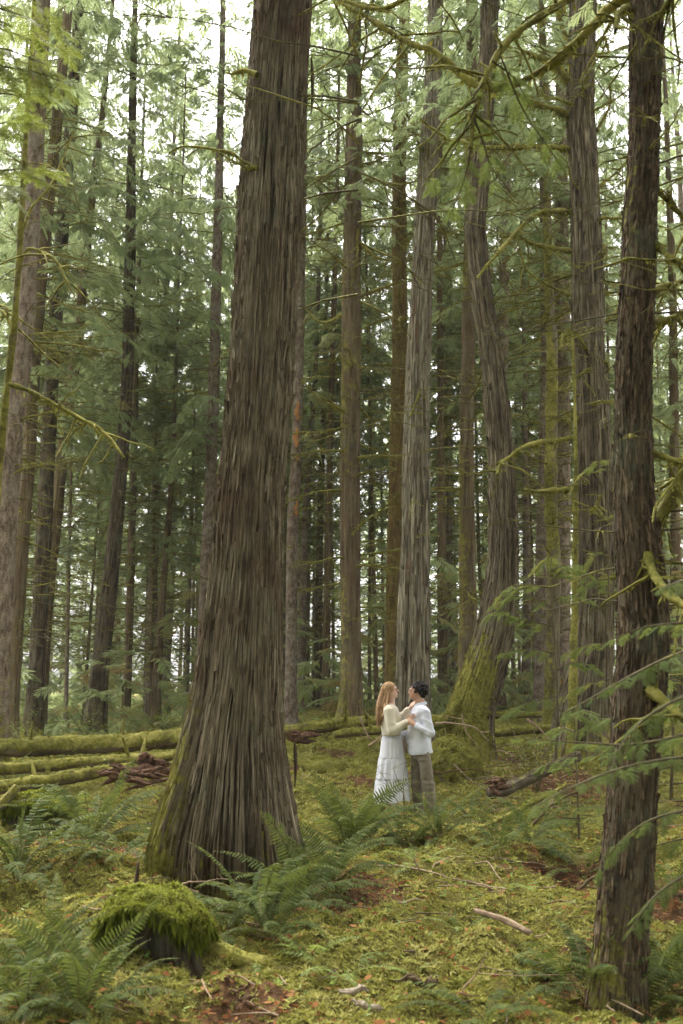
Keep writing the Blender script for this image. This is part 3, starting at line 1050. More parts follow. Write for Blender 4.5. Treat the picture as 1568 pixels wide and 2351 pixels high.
    fuzz_on(obj('trunk', me, t), t, 6500, 5, .55, (.010, .022), .40)
    bark_strips(t, V0 - base, C - base, (6, 355), 'hero_strip', 3800, 7, (.009, .026), (.3, 1.5), (18, len(th) - 18), np.clip(moss, 0, 1) * .9, .012)
    # bark strips that have come loose
    for k, (u0, v0, u1, v1) in enumerate([(676, 1700, 676, 1806), (715, 130, 714, 262), (562, 900, 560, 1010), (500, 1200, 497, 1300), (606, 1640, 592, 1690), (470, 1500, 468, 1590), (640, 500, 641, 590)]):
        P = np.array([at(u0 + (u1 - u0) * q + 3 * math.sin(3 * q), v0 + (v1 - v0) * q, Y - .02 - .36 * (1 - abs((u0 - (600 if v0 < 1000 else 560)) / 130.) ** 2) ** .5 * (1 if abs(u0 - 560) < 110 and k > 1 else 0)) for q in np.linspace(0, 1, 8)])
        V2, F2 = tube(P - base, [.004, .012, .016, .016, .014, .012, .008, .003], 4)
        obj('bark_strip', mesh('bark_strip', V2, F2, M['hero'], uv=V2[:, [0, 2]], attrs={'moss': np.zeros(len(V2))}), t)
    # stub limbs
    for k, (poly, r) in enumerate([([(590, 172), (560, 163), (535, 170), (520, 168)], .020), ([(592, 386), (560, 372), (530, 352), (470, 340), (420, 336), (388, 352)], .014), ([(592, 388), (555, 380), (500, 350)], .012)]):
        P = smooth_path(np.array([at(u, v, Y - .30 + .05 * q) for q, (u, v) in enumerate(poly)]), 16) - base
        mb = MB()
        rng = np.random.RandomState(k)
        limb_geo(mb, P, r * (1 - .6 * np.linspace(0, 1, 16)), rng, .7)
        for q in range(5):
            i = rng.randint(5, 15)
            Q = P[i] + np.linspace(0, 1, 5)[:, None] * np.array([rng.uniform(-.2, .05), rng.uniform(-.1, .1), rng.uniform(-.15, .12)])
            limb_geo(mb, Q, np.linspace(.006, .002, 5), rng, .5, 4)
        obj('branch', mb.mesh('branch', [M['twig'], M['moss_tuft']]), t)
    o = obj('crown', CROWNS_HI[0], t, (C[-20][0] - base[0], 0, 0))
    o['kind'] = 'stuff'
    return t, C, R, base


CROWNS = [make_crown(11, 4.0, 27, 5.0, 88, .58, .46, (1.5, 8, 60)), make_crown(12, 6, 26, 4.6, 76, .60, .46, (1.5, 9, 90)), make_crown(13, 1.8, 22, 4.0, 84, .56, .42, (.6, 3, 30)), make_crown(14, 8, 28, 5.2, 76, .60, .46, (2, 11, 110), .55),
          make_crown(15, .8, 13, 2.6, 70, .48, .32, (.3, 2, 14), .55)]
CROWNS_HI = [make_crown(21, 11, 29, 4.2, 40, .54, .46, (5, 13, 40)), make_crown(22, 12, 28, 3.8, 38, .52, .46, (4, 13, 60))]
HERO, HC, HR, HB = hero()
# ------------------------------------------------------------------ trees one can tell apart
W_ = 270      # bearing of the left-hand (west) side, 90 the right-hand side, 180 towards the camera
TR = {}


def T(key, *a, **k):
    TR[key] = Tree(*a, seed=len(TR) * 7 + 3, **k)
    return TR[key]


# left of the great cedar
t = T('thin_left', 'fir_tree', 'thin moss-sheathed trunk at the far left edge, nearest of the left trees', [(50, 480, 12), (40, 650, 13), (27, 800, 15), (15, 900, 16), (4, 1020, 17), (-14, 1250, 18), (-40, 1900, 20)], 9.0, 'twig', 'moss', 13, 16, moss=(.75, .2, 90, .2), amp=.6)
t.limb_px([(18, 880), (60, 895), (110, 920), (160, 948), (210, 975), (250, 1005), (285, 1052)], .016, .55, -.4, 3, 6)
t.limb_px([(38, 640), (60, 575), (100, 580), (130, 600), (150, 640), (175, 690)], .010, .3, -.3, 4)
t.limb_px([(44, 560), (70, 480), (120, 420), (170, 300)], .009, .2, .3, 5)
t.limb_px([(30, 760), (10, 720), (-20, 700)], .010, .5, .2, 6)
t = T('speckled', 'fir_tree', 'speckled grey-brown fir trunk leaning in at the left edge', [(97, 0, 36), (80, 350, 38), (56, 784, 40), (40, 900, 41), (28, 1034, 42), (12, 1284, 44), (-8, 1690, 50)], 17, 'pale', 'scaly', moss=(.06, .1, 90, .5))
t.limbs(12, 3.5, 14, LIMBS, (.5, 1.0), (-60, 60)); t.crown(CROWNS_HI[1], 1, 1, 1)
t = T('smooth', 'hemlock_tree', 'smooth brown trunk just right of the speckled fir', [(150, 100, 22), (118, 400, 26), (82, 784, 28), (67, 1034, 30), (48, 1284, 31), (30, 1568, 33), (22, 1700, 38)], 21, 'brown', 'moss', amp=.4, moss=(.05, 0, 90, .4))
t.limbs(14, 4, 17, LIMBS_THIN, (.7, 1.4)); t.crown(CROWNS[3], 1, .8, 2)
t = T('dark_left', 'fir_tree', 'dark rough trunk standing between smooth trunk and leaning pole', [(165, 250, 26), (145, 500, 28), (124, 784, 30), (110, 1034, 33), (98, 1284, 35), (82, 1568, 38), (72, 1700, 46)], 23, 'dark', 'scaly', moss=(.08, .1, 270, .4))
t.limbs(16, 3.5, 18, LIMBS_THIN, (.7, 1.5)); t.crown(CROWNS[1], 1.2, .8, 3)
t = T('leaning', 'hemlock_tree', 'slender trunk leaning right, crossing the dark trunk at its foot', [(237, 250, 12), (205, 500, 18), (178, 784, 22), (150, 984, 24), (130, 1184, 26), (108, 1384, 28), (90, 1700, 30)], 25, 'brown', 'scaly', moss=(.0, 0, 90, .3))
t.limbs(16, 5, 18, LIMBS_THIN, (.6, 1.3)); t.crown(CROWNS_HI[1], .95, .7, 4)
t = T('curved_left', 'cedar_tree', 'dark-footed cedar with pale upper trunk midway left of the great cedar', [(305, 200, 17), (301, 400, 22), (295, 750, 27), (288, 934, 29), (277, 1084, 31), (263, 1234, 35), (246, 1400, 38), (226, 1568, 44), (214, 1705, 58)], 24, 'cedar', 'cedar', moss=(.05, 0, 90, .4))
t.limbs(18, 3, 19, LIMBS_THIN, (.6, 1.4)); t.crown(CROWNS[3], 1, .9, 5)
t = T('pole_a', 'hemlock_tree', 'straight thin brown pole right behind the dark-footed cedar', [(312, 834, 13), (305, 1134, 17), (295, 1484, 19), (286, 1700, 23)], 27, 'brown', 'moss', height=22, nseg=24, amp=.5)
t.limbs(8, 3, 12, LIMBS_THIN, (.5, 1.1)); t.crown(CROWNS[3], .8, .7, 1)
t = T('pole_b', 'hemlock_tree', 'tapering brown trunk between the thin pole and the great cedar', [(402, 900, 8), (395, 1084, 12), (372, 1384, 17), (360, 1568, 23), (356, 1700, 28)], 27, 'brown', 'moss', height=20, nseg=24, amp=.5)
t.limbs(12, 3, 12, LIMBS_THIN, (.5, 1.2)); t.crown(CROWNS[1], .75, .7, 2)
t = T('behind_hero', 'fir_tree', 'grey trunk half hidden behind the left edge of the great cedar', [(503, 400, 18), (492, 834, 24), (482, 1134, 26), (472, 1350, 28), (460, 1700, 32)], 24, 'scaly', 'scaly')
t.limbs(14, 4, 18, LIMBS_THIN, (.6, 1.3), (110, 250)); t.crown(CROWNS[1], 1.1, .8, 0)
# between the great cedar and the couple
t = T('orange', 'fir_tree', 'flaky trunk with bare orange bark patches right of the great cedar', [(690, 700, 20), (685, 884, 22), (680, 1050, 24), (672, 1234, 26), (668, 1568, 27), (668, 1690, 32)], 21, 'scaly', 'scaly', moss=(.02, 0, 90, .3))
for v0, v1, du, ww in [(925, 968, 0, 9), (985, 1030, -1, 10), (1044, 1060, 3, 6), (1152, 1186, 5, 8)]:   # bare patches lie on the trunk's camera side
    kk = np.linspace(0, 1, 12)
    Pm = np.array([at(np.interp(v0 + (v1 - v0) * q, [700, 884, 1050, 1234], [690, 685, 680, 672]) + du + 2 * math.sin(9 * q), v0 + (v1 - v0) * q, t.Y) for q in kk])
    mbp = MB()
    ang = np.linspace(-1, 1, 7)
    hw = ww / 2 * (.35 + .65 * np.sin(math.pi * kk) ** .5) * (1 + .35 * vnoise(kk * 7, 3, v0))
    rr = np.array([wid(12.6, p) for p in Pm]) + .010
    off = (du + ang[None] * hw[:, None]) / 12.6
    off = np.clip(off, -.95, .95)
    Vp = np.stack([Pm[:, None, 0] - du * 0 + off * rr[:, None] - np.array([wid(du, p) for p in Pm])[:, None], Pm[:, None, 1] - np.sqrt(1 - off ** 2) * rr[:, None] - .004, Pm[:, None, 2] + 0 * off], -1)
    obj('bare_patch', mesh('bare_patch', (Vp - t.base).reshape(-1, 3), grid_faces(12, 7, False), M['orange']), t.t)['label'] = 'bare orange patch where bark has flaked off'
t.limbs(10, 3, 15, LIMBS_THIN, (.5, 1.1)); t.crown(CROWNS_HI[1], 1, .9, 1)
for i, (lab, pts, Y) in enumerate([('thin grey pole close to the right of the orange-patched trunk', [(735, 500, 8), (725, 834, 11), (712, 1034, 13), (697, 1284, 17), (692, 1690, 20)], 27),
                                   ('dark thin trunk second right of the orange-patched trunk', [(745, 900, 12), (735, 1184, 15), (731, 1534, 21), (730, 1680, 24)], 29),
                                   ('thin brown trunk left beside the tall moss-dotted trunk', [(775, 400, 10), (760, 934, 14), (752, 1284, 17), (748, 1680, 20)], 26)]):
    t = T('mid_%d' % i, 'hemlock_tree', lab, pts, Y, ['scaly', 'dark', 'brown'][i], 'moss', height=23, nseg=24, amp=.6)
    t.limbs(10, 3, 15, LIMBS_THIN, (.5, 1.2)); t.crown(CROWNS[3], .85, .7, i)
t = T('mossdot', 'hemlock_tree', 'tall straight trunk dotted with moss tufts left of the couple', [(815, -60, 29), (813, 200, 34), (811, 400, 39), (806, 784, 45), (803, 1184, 47), (806, 1480, 49), (806, 1600, 53), (804, 1660, 66)], 20.5, 'brown', 'cedar', moss=(.22, .16, 270, .3), amp=.8)
t.limbs(26, 3, 16, LIMBS, (.4, 1.15))
for poly, sd in [([(826, 410), (870, 418), (915, 424), (958, 416)], 1), ([(795, 400), (745, 405), (705, 410)], 2), ([(826, 560), (870, 592), (920, 600)], 3), ([(790, 720), (740, 740), (690, 700)], 4), ([(830, 680), (880, 660), (940, 640)], 5), ([(826, 350), (870, 352), (940, 356)], 6), ([(790, 945), (740, 920), (690, 870)], 7)]:
    t.limb_px(poly, .022, .8, -.8 if sd % 2 else .6, sd, 3)
t.crown(CROWNS_HI[0], 1, 1, 2)
t = T('ochre', 'hemlock_tree', 'ochre moss-coated trunk just left of the grey cracked cedar', [(930, 0, 24), (919, 250, 30), (916, 500, 33), (918, 784, 36), (915, 934, 36), (904, 1284, 34), (901, 1509, 35), (899, 1670, 42)], 22, 'ochre', 'moss', moss=(.18, .1, 270, .3))
t.limbs(22, 3, 17, LIMBS, (.4, 1.1)); t.crown(CROWNS_HI[1], 1, 1, 3)


def cleft(th, L):      # the long red split in the cracked cedar's left side
    d = np.degrees(th)[None] - 302
    return -.085 * np.exp(-(d / 6.5) ** 2) * sst(4.3, 2.0, L[:, None])


t = T('cracked', 'cedar_tree', 'grey cedar with a long red crack directly behind the couple', [(1000, -40, 32), (999, 50, 33), (986, 350, 42), (976, 500, 45), (964, 750, 49), (959, 934, 56), (954, 1184, 63), (949, 1484, 75), (947, 1600, 80), (945, 1665, 88)], 18.5, 'grey', 'cedar', nseg=80, step=.06, lobes=cleft, moss=(.0, .05, 270, .25))
t.limbs(18, 3, 14, LIMBS_THIN, (.35, .9)); t.strips('grey_strip', 900, 16)
for poly, sd in [([(985, 395), (950, 300), (930, 255), (905, 190)], 1), ([(990, 330), (1050, 330), (1100, 333), (1200, 330)], 2), ([(978, 860), (960, 910), (940, 960)], 3)]:
    t.limb_px(poly, .017, .7, -.6, sd + 20, 3)
t.crown(CROWNS_HI[0], 1, 1, 4)
t = T('thin_red', 'hemlock_tree', 'thin reddish trunk right beside the grey cracked cedar', [(1012, 300, 9), (1009, 600, 12), (1011, 934, 15), (1014, 1284, 20), (1016, 1568, 24), (1016, 1670, 28)], 25, 'brown', 'moss', height=24, nseg=28, amp=.5)
t.limbs(12, 4, 17, LIMBS_THIN, (.5, 1.2)); t.crown(CROWNS[3], .85, .7, 5)
t = T('mosscol', 'hemlock_tree', 'mossy dark column left behind the curved cedar', [(1084, 0, 26), (1084, 200, 28), (1080, 500, 29), (1074, 834, 31), (1071, 1084, 35), (1074, 1384, 39), (1072, 1600, 46), (1070, 1680, 52)], 20, 'brown', 'moss', moss=(.28, .2, 270, .3))
t.limbs(16, 3, 15, LIMBS, (.4, 1.1)); t.crown(CROWNS_HI[1], 1, .9, 4)
# right of the couple
t = T('curved', 'cedar_tree', 'curved cedar with thickly mossed sweeping foot right of the couple', [(1126, -40, 36), (1124, 50, 36), (1111, 300, 37), (1097, 450, 42), (1093, 540, 45), (1109, 700, 48), (1124, 784, 50), (1144, 984, 55), (1155, 1184, 63), (1154, 1300, 68), (1144, 1400, 80), (1128, 1480, 90), (1108, 1550, 100), (1088, 1610, 108), (1076, 1670, 114), (1074, 1770, 122)], 16.6, 'cedar', 'cedar', nseg=80, step=.05, moss=(.0, .0, 270, 0.0), flare=.1)
# its moss grows on the left of the sweeping foot
_me = t.trunk.data
_v = np.empty(len(_me.vertices) * 3, np.float32); _me.vertices.foreach_get('co', _v); _v = _v.reshape(-1, 3)
_cx = np.interp(_v[:, 2] + t.base[2], t.C[:, 2], t.C[:, 0]) - t.base[0]
_k = (_v[:, 0] - _cx) / np.interp(_v[:, 2] + t.base[2], t.C[:, 2], t.R)
_mo = np.clip(sst(.75 + .5 * sst(1.6, .7, _v[:, 2]), .1 + .5 * sst(1.6, .7, _v[:, 2]), _k + .35 * vnoise(_v[:, 0] * 4, _v[:, 1] * 4, _v[:, 2] * 3, 3)) * sst(2.6, 1.3, _v[:, 2]) * 1.1, 0, 1)
_me.attributes['moss'].data.foreach_set('value', _mo.astype(np.float32))
fuzz_on(t.trunk, t.t, 3800, 79, .5, (.02, .045))
t.mossg = _mo.reshape(t.mossg.shape)
t.strips('cedar_strip', 800, 14)
t.limbs(8, 6, 12, LIMBS_THIN, (.4, .9))
t.crown(CROWNS_HI[0], 1, 1, 1)
for i, (poly, r0) in enumerate([([(1075, 1600), (1040, 1640), (1005, 1662), (970, 1680)], .15)]):
    P = smooth_path(np.array([at(u, v, t.Y - .10 - .10 * q) for q, (u, v) in enumerate(poly)]), 30) - t.base
    V_, F_ = tube(P, r0 * np.linspace(1.1, .35, 30), 22, .3, i)
    ro = obj('root', mesh('root', V_, F_, M['cedar'], uv=V_[:, [0, 2]], attrs={'moss': np.full(len(V_), .85 if i < 1 else .2)}), t.t)
    if i < 1:
        fuzz_on(ro, t.t, 900, 80 + i, .3, (.02, .045))
t = T('thin_mossy', 'hemlock_tree', 'thin mossy pole left of the pale trunk and the broad cedar', [(1242, -20, 12), (1244, 50, 12), (1256, 250, 14), (1256, 450, 18), (1261, 700, 22), (1268, 834, 26), (1264, 1134, 28), (1271, 1284, 30), (1268, 1560, 34), (1266, 1690, 38)], 19, 'twig', 'moss', moss=(.42, .3, 250, .2))
t.limbs(26, 3, 15, LIMBS, (.3, .8)); t.crown(CROWNS_HI[1], .95, .8, 5)
t = T('pale_right', 'fir_tree', 'pale flaky trunk left beside the broad dark cedar', [(1286, 0, 22), (1289, 75, 24), (1289, 450, 30), (1289, 650, 33), (1291, 884, 34), (1292, 1100, 34), (1290, 1400, 36), (1288, 1680, 40)], 22, 'pale', 'scaly', moss=(.03, .0, 250, .2))
t.limbs(14, 5, 18, LIMBS_THIN, (.5, 1.1)); t.crown(CROWNS_HI[0], 1, 1, 0)
t = T('pale_mid', 'fir_tree', 'pale trunk showing behind the bend of the curved cedar', [(1170, 150, 15), (1166, 250, 17), (1158, 600, 22), (1155, 760, 24), (1150, 1000, 26), (1145, 1660, 32)], 25, 'pale', 'scaly')
t.limbs(14, 8, 19, LIMBS_THIN, (.5, 1.2)); t.crown(CROWNS_HI[1], 1, 1, 3)
for i, (lab, pts, Y) in enumerate([('thin flaky trunk in the gap right of the curved cedar', [(1204, 800, 10), (1206, 1084, 13), (1209, 1284, 17), (1208, 1660, 21)], 26),
                                   ('grey trunk close behind the thin mossy pole', [(1250, 900, 18), (1246, 1100, 22), (1244, 1284, 28), (1240, 1670, 32)], 21.5),
                                   ('far trunk seen in the gap at the right edge', [(1545, 700, 18), (1548, 1000, 20), (1553, 1500, 25), (1555, 1690, 30)], 25)]):
    t = T('right_%d' % i, 'fir_tree', lab, pts, Y, ['scaly', 'scaly', 'brown'][i], 'scaly', height=23, nseg=28)
    t.limbs(10, 3, 15, LIMBS_THIN, (.5, 1.1)); t.crown(CROWNS[3], .85, .75, i + 3)
t = T('broad', 'cedar_tree', 'broad dark cedar carrying long mossy limbs right of the couple', [(1339, -60, 55), (1339, 0, 56), (1334, 250, 60), (1344, 450, 64), (1351, 750, 70), (1356, 884, 75), (1364, 1084, 78), (1366, 1284, 82), (1364, 1484, 92), (1352, 1560, 112), (1340, 1640, 135), (1330, 1790, 175)], 16, 'cedar', 'cedar', nseg=80, step=.06, moss=(.08, .12, 100, .55), flare=.1)
BROAD = t
t.strips('cedar_strip', 900, 14)
for i, (poly, r0, dy) in enumerate([
        ([(1315, 190), (1270, 150), (1230, 130), (1200, 118), (1194, 150)], .038, -.7), ([(1316, 275), (1270, 250), (1220, 235), (1185, 215), (1160, 180), (1150, 150)], .036, -.5),
        ([(1316, 343), (1260, 338), (1190, 336), (1130, 340), (1080, 330), (1030, 320), (1000, 300), (965, 275)], .030, -1.2), ([(1316, 485), (1262, 485), (1225, 496), (1190, 528), (1150, 572), (1110, 618), (1095, 640)], .030, -.9),
        ([(1320, 578), (1270, 570), (1215, 556), (1185, 540), (1150, 545)], .026, -.3), ([(1330, 1004), (1270, 1012), (1215, 1022), (1170, 1048), (1146, 1068), (1142, 1090)], .032, -1.0),
        ([(1334, 1120), (1290, 1124), (1240, 1128), (1200, 1124)], .030, -.6), ([(1320, 770), (1300, 762), (1290, 780), (1291, 800)], .032, -.5), ([(1340, 975), (1310, 955), (1305, 970)], .032, -.4),
        ([(1316, 680), (1260, 655), (1210, 620), (1190, 560)], .014, -.3), ([(1318, 150), (1300, 90), (1280, 20), (1270, -40)], .030, .2),
        ([(1360, 120), (1385, 85), (1395, 110), (1398, 130)], .024, -.3), ([(1360, 128), (1400, 122), (1450, 100), (1500, 70)], .022, .8), ([(1375, 560), (1385, 566), (1390, 580)], .02, -.3),
        ([(1384, 740), (1420, 710), (1470, 680), (1530, 650)], .016, 1.0), ([(1370, 300), (1400, 240), (1398, 170)], .016, .5), ([(1370, 430), (1410, 400), (1450, 360)], .014, .6), ([(1395, 850), (1390, 830), (1330, 860), (1300, 900)], .012, -.5)]):
    t.limb_px(poly, r0, .95, dy, 40 + i, 3 + (i % 3))
t.limbs(20, 3, 13, LIMBS, (.4, 1.2)); t.crown(CROWNS_HI[0], 1, 1, 2)
t = T('companion', 'hemlock_tree', 'slim mossy stem pressed against the broad cedar, left side', [(1322, 1050, 10), (1322, 1134, 12), (1321, 1260, 14), (1318, 1450, 16), (1312, 1700, 22)], 15.4, 'twig', 'moss', moss=(.8, .1, 270, .1), height=7, nseg=16)
t = T('near', 'hemlock_tree', 'dark trunk at the right edge, nearest tree on that side', [(1488, -80, 67), (1486, 0, 68), (1479, 300, 67), (1469, 500, 72), (1459, 750, 76), (1456, 834, 78), (1456, 1134, 86), (1468, 1260, 98), (1478, 1400, 108), (1478, 1484, 112), (1466, 1618, 114), (1454, 1818, 110), (1439, 2018, 114), (1421, 2218, 106), (1415, 2330, 116)], 6.3, 'dark', 'scaly', height=19, nseg=110, step=.03, amp=.75, moss=(.03, .10, 250, .30), flare=.25)
NEAR = t
t.strips('dark_strip', 1800, 7.5, (.008, .020), (.06, .28), .006)
t.limbs(9, 2.5, 7.5, LIMBS_THIN, (.25, .55))
t.limb_px([(1470, 1330), (1500, 1240), (1520, 1180), (1560, 1100), (1600, 1000)], .055, .5, .2, 71, 2)
for i, (poly, r0, dy) in enumerate([([(1490, 560), (1520, 575), (1545, 595), (1590, 610)], .018, -.4), ([(1495, 670), (1530, 655), (1600, 640)], .014, .3), ([(1495, 740), (1540, 730), (1600, 705)], .018, .3),
                                    ([(1500, 430), (1540, 470), (1600, 530)], .014, .2), ([(1487, 1035), (1530, 1050), (1600, 1075)], .013, -.3), ([(1500, 60), (1530, 20), (1560, -40)], .012, -.3),
                                    ([(1445, 20), (1420, 30), (1412, 70)], .018, -.5), ([(1470, 1250), (1500, 1310), (1530, 1360), (1590, 1400)], .022, -.7), ([(1450, 1560), (1500, 1590), (1560, 1640), (1600, 1650)], .02, -.5)]):
    t.limb_px(poly, r0, .7, dy, 80 + i, 3)
t.limb_px([(1478, -130), (1400, -60), (1300, 0), (1240, 40), (1180, 80), (1140, 130), (1110, 190), (1090, 260), (1080, 340)], .026, .35, -.5, 95, 8)
t.limb_px([(1478, -150), (1200, -80), (1000, -40), (880, 20), (784, 0), (765, -10)], .02, .4, 1.2, 96, 4)
t.limb_px([(1478, -30), (1400, 20), (1250, 160), (1110, 200), (1000, 120), (930, 95), (860, 50), (790, 10), (770, -20)], .022, .85, 1.6, 97, 4)
t.crown(CROWNS_HI[1], .75, .7, 5, -1.5)

# ------------------------------------------------------------------ slender poles between them
def far_trunks():
    out = []
    for k, (m_, st_) in enumerate([('brown', 'moss'), ('scaly', 'scaly'), ('pale', 'moss'), ('grey', 'cedar')]):
        nz = 60
        zc = np.linspace(-.6, 27, nz)
        Cc = np.stack([.12 * vnoise(zc / 6, k, 0, 5), .12 * vnoise(zc / 6, k, 3, 6), zc], 1)
        Rr = (.21 * (1 - zc / 28) + .01) * (1 + .4 * np.exp(-np.clip(zc, 0, 9) / .4))
        V_, ma_, s_, L_ = trunk_mesh('t', Cc, Rr, M[m_], st_, 16, 300 + k, .8, (.12, .1, 200, .4))
        out.append(mesh('trunk', V_.reshape(-1, 3), grid_faces(nz, 17, False), M[m_], uv=tube_mesh_uv(V_, s_, L_), attrs={'moss': ma_.ravel()}))
    return out


FAR_TRUNK = far_trunks()
rngP = np.random.RandomState(41)
MARKS = [(56, 'speckled fir'), (75, 'smooth brown trunk'), (120, 'dark rough trunk'), (150, 'leaning trunk'), (277, 'dark-footed cedar'), (305, 'thin brown pole'), (393, 'tapering brown trunk'), (480, 'grey half-hidden trunk'), (570, 'great cedar'), (679, 'orange-patched trunk'), (745, 'dark thin trunk'),
         (806, 'moss-dotted trunk'), (916, 'ochre trunk'), (960, 'grey cracked cedar'), (1011, 'thin reddish trunk'), (1072, 'mossy column'), (1145, 'curved cedar'), (1206, 'thin flaky trunk'), (1266, 'thin mossy pole'), (1291, 'pale flaky trunk'), (1356, 'broad cedar'), (1460, 'near right trunk'), (1548, 'right-edge trunk')]
_seen = {}


def pole_label(u, Y, k):
    a = [n for q, n in MARKS if q < u]
    b = [n for q, n in MARKS if q >= u]
    where = 'between the %s and the %s' % (a[-1], b[0]) if a and b else 'at the left edge'
    _seen[where] = _seen.get(where, 0) + 1
    first = ['slender conifer pole', 'second slender conifer pole', 'third slender conifer pole'][_seen[where] - 1]
    return '%s %s' % (first, where)


for k, (u, w, Y) in enumerate([(345, 9, 28), (425, 10, 29), (440, 8, 33), (470, 12, 30), (705, 9, 31), (720, 7, 34), (768, 9, 32), (850, 8, 30), (866, 11, 27), (882, 7, 33), (1028, 9, 30), (1044, 12, 27), (1052, 7, 34), (1180, 10, 31), (1195, 8, 29),
                               (1217, 7, 33), (1230, 10, 28), (1305, 10, 30), (1405, 10, 27), (1428, 8, 31), (1520, 10, 29), (1536, 7, 33), (150, 10, 29), (188, 8, 32), (330, 7, 31), (240, 8, 34), (650, 8, 30), (985, 9, 31), (1110, 9, 29), (1262, 8, 33), (1380, 8, 33), (12, 9, 30)]):
    p = at(u, 1660, Y)
    z = float(H0(p[0], Y))
    t_ = thing('hemlock_tree', pole_label(u, Y, k), 'tree', (p[0], Y, z), 'slender poles between the nearer trunks')
    sc_ = wid(w, p) / .42
    le = rngP.uniform(-.035, .035)
    obj('trunk', FAR_TRUNK[k % 4], t_, rot=(rngP.uniform(-.02, .02), le, k), scl=(sc_, sc_, rngP.uniform(.65, .95)))
    o_ = obj('crown', CROWNS[[1, 3][k % 2]], t_, rot=(0, le, k * 1.7), scl=(.5, .5, .8))
    o_['kind'] = 'stuff'
    for q in range(9):
        zz = rngP.uniform(2, 13)
        a_ = rngP.uniform(0, 6.28)
        f_ = rngP.uniform(.5, 1.2)
        obj('branch', (LIMBS_THIN + LIMBS)[rngP.randint(14)], t_, (le * zz, 0, zz), (rngP.uniform(-.4, .4), rngP.uniform(-.1, .3), a_), (f_, f_, f_))

# ------------------------------------------------------------------ trees farther back
rngB = np.random.RandomState(77)
spots = []
tries = 0
while len(spots) < 70 and tries < 6000:
    tries += 1
    y = rngB.uniform(28, 78) if len(spots) < 74 else rngB.uniform(78, 110)
    x = rngB.uniform(-.46, .46) * y
    if -.08 < x / y < .2 and y < 75 and rngB.uniform() < .45:
        continue
    if all((x - a) ** 2 + (y - b) ** 2 > (2.6 if y < 60 else 4.0) ** 2 for a, b in spots):
        spots.append((x, y))
_gap = set()


def wood_label(x, y):
    u = 784 + x / (y * _cp - .1) * FPX
    a = [n for q, n in MARKS if q < u]
    b = [n for q, n in MARKS if q >= u]
    if a and b and (a[-1], b[0]) not in _gap:
        _gap.add((a[-1], b[0]))
        return 'nearest leafy conifer in the gap from the %s to the %s' % (a[-1], b[0])
    return 'unseen conifer around the camera, added to shade the foreground'


spots += [(-12.2, 36), (-6.5, 46), (12.5, 35), (14.5, 42)]
for i, (x, y) in enumerate(sorted(spots, key=lambda q: q[1])):
    z = float(H0(x, y))
    k = rngB.uniform(.8, 1.25)
    young = rngB.uniform() < .28
    t_ = thing('conifer_tree', wood_label(x, y), 'tree', (x, y, z), 'conifers of the wood behind')
    w_ = rngB.uniform(.55, 1.25)
    a_ = rngB.uniform(0, 6.28)
    if young:
        obj('trunk', FAR_TRUNK[rngB.randint(4)], t_, rot=(0, 0, a_), scl=(.45, .45, .5))
        o_ = obj('crown', CROWNS[[2, 4][rngB.randint(2)]], t_, rot=(0, 0, a_), scl=(.8, .8, .55 + .4 * rngB.uniform()))
    else:
        obj('trunk', FAR_TRUNK[rngB.randint(4)], t_, rot=(rngB.uniform(-.03, .03), rngB.uniform(-.03, .03), a_), scl=(w_, w_, k))
        o_ = obj('crown', CROWNS[rngB.choice([0, 1, 1, 2, 3, 3, 3])], t_, rot=(0, 0, a_), scl=(k * rngB.uniform(.9, 1.2), k * rngB.uniform(.9, 1.2), k))
    o_['kind'] = 'stuff'

# unseen conifers behind and beside the camera, added to shade the foreground
for k in range(22):
    a_ = rad(64 + 232 * (k + rngB.uniform(-.3, .3)) / 21)
    d_ = rngB.uniform(6, 15)
    x, y = d_ * math.sin(a_), d_ * math.cos(a_)
    t_ = thing('conifer_tree', 'unseen conifer around the camera, added to shade the foreground', 'tree', (x, y, float(H0(x, max(y, 0)))), 'conifers of the wood behind')
    obj('trunk', FAR_TRUNK[k % 4], t_, rot=(0, 0, k), scl=(1, 1, 1))
    o_ = obj('crown', CROWNS[[0, 1, 3][k % 3]], t_, rot=(0, 0, k * 1.7), scl=(1.35, 1.35, 1))
    o_['kind'] = 'stuff'

# undergrowth of seedlings and low boughs between the far trunks
rngU = np.random.RandomState(31)
mb = MB()
n = 9500
y = 22 + 50 * rngU.uniform(0, 1, n) ** 1.2
x = rngU.uniform(-.42, .42, n) * y
cl = fbm(x / 4, y / 4, 0, 3, 71)
ok = rngU.uniform(0, 1, n) < .35 + .9 * cl
x, y, cl = x[ok], y[ok], cl[ok]
n = len(x)
z = H0(x, y) + (.1 + 4.2 * rngU.uniform(0, 1, n) ** 1.8 * np.clip(.5 + cl, .2, 1.2))
a = rngU.uniform(0, 6.28, n)
X = np.stack([np.cos(a), np.sin(a), rngU.uniform(-.5, .3, n)], 1)
X /= np.linalg.norm(X, axis=1, keepdims=True)
Yv = np.cross(np.stack([rngU.normal(0, .3, n), rngU.normal(0, .3, n), np.ones(n)], 1), X)
Yv /= np.linalg.norm(Yv, axis=1, keepdims=True)
place_sprays(mb, SPRAYS, np.stack([x, y, z], 1), X, Yv, rngU.uniform(.45, .95, n), rngU.uniform(.45, .97, n), rngU)
tag(obj('undergrowth', mb.mesh('undergrowth', [M['needle'], M['twig']], smooth=False)), 'low green undergrowth filling the far gaps between trunks', 'undergrowth', kind='stuff')
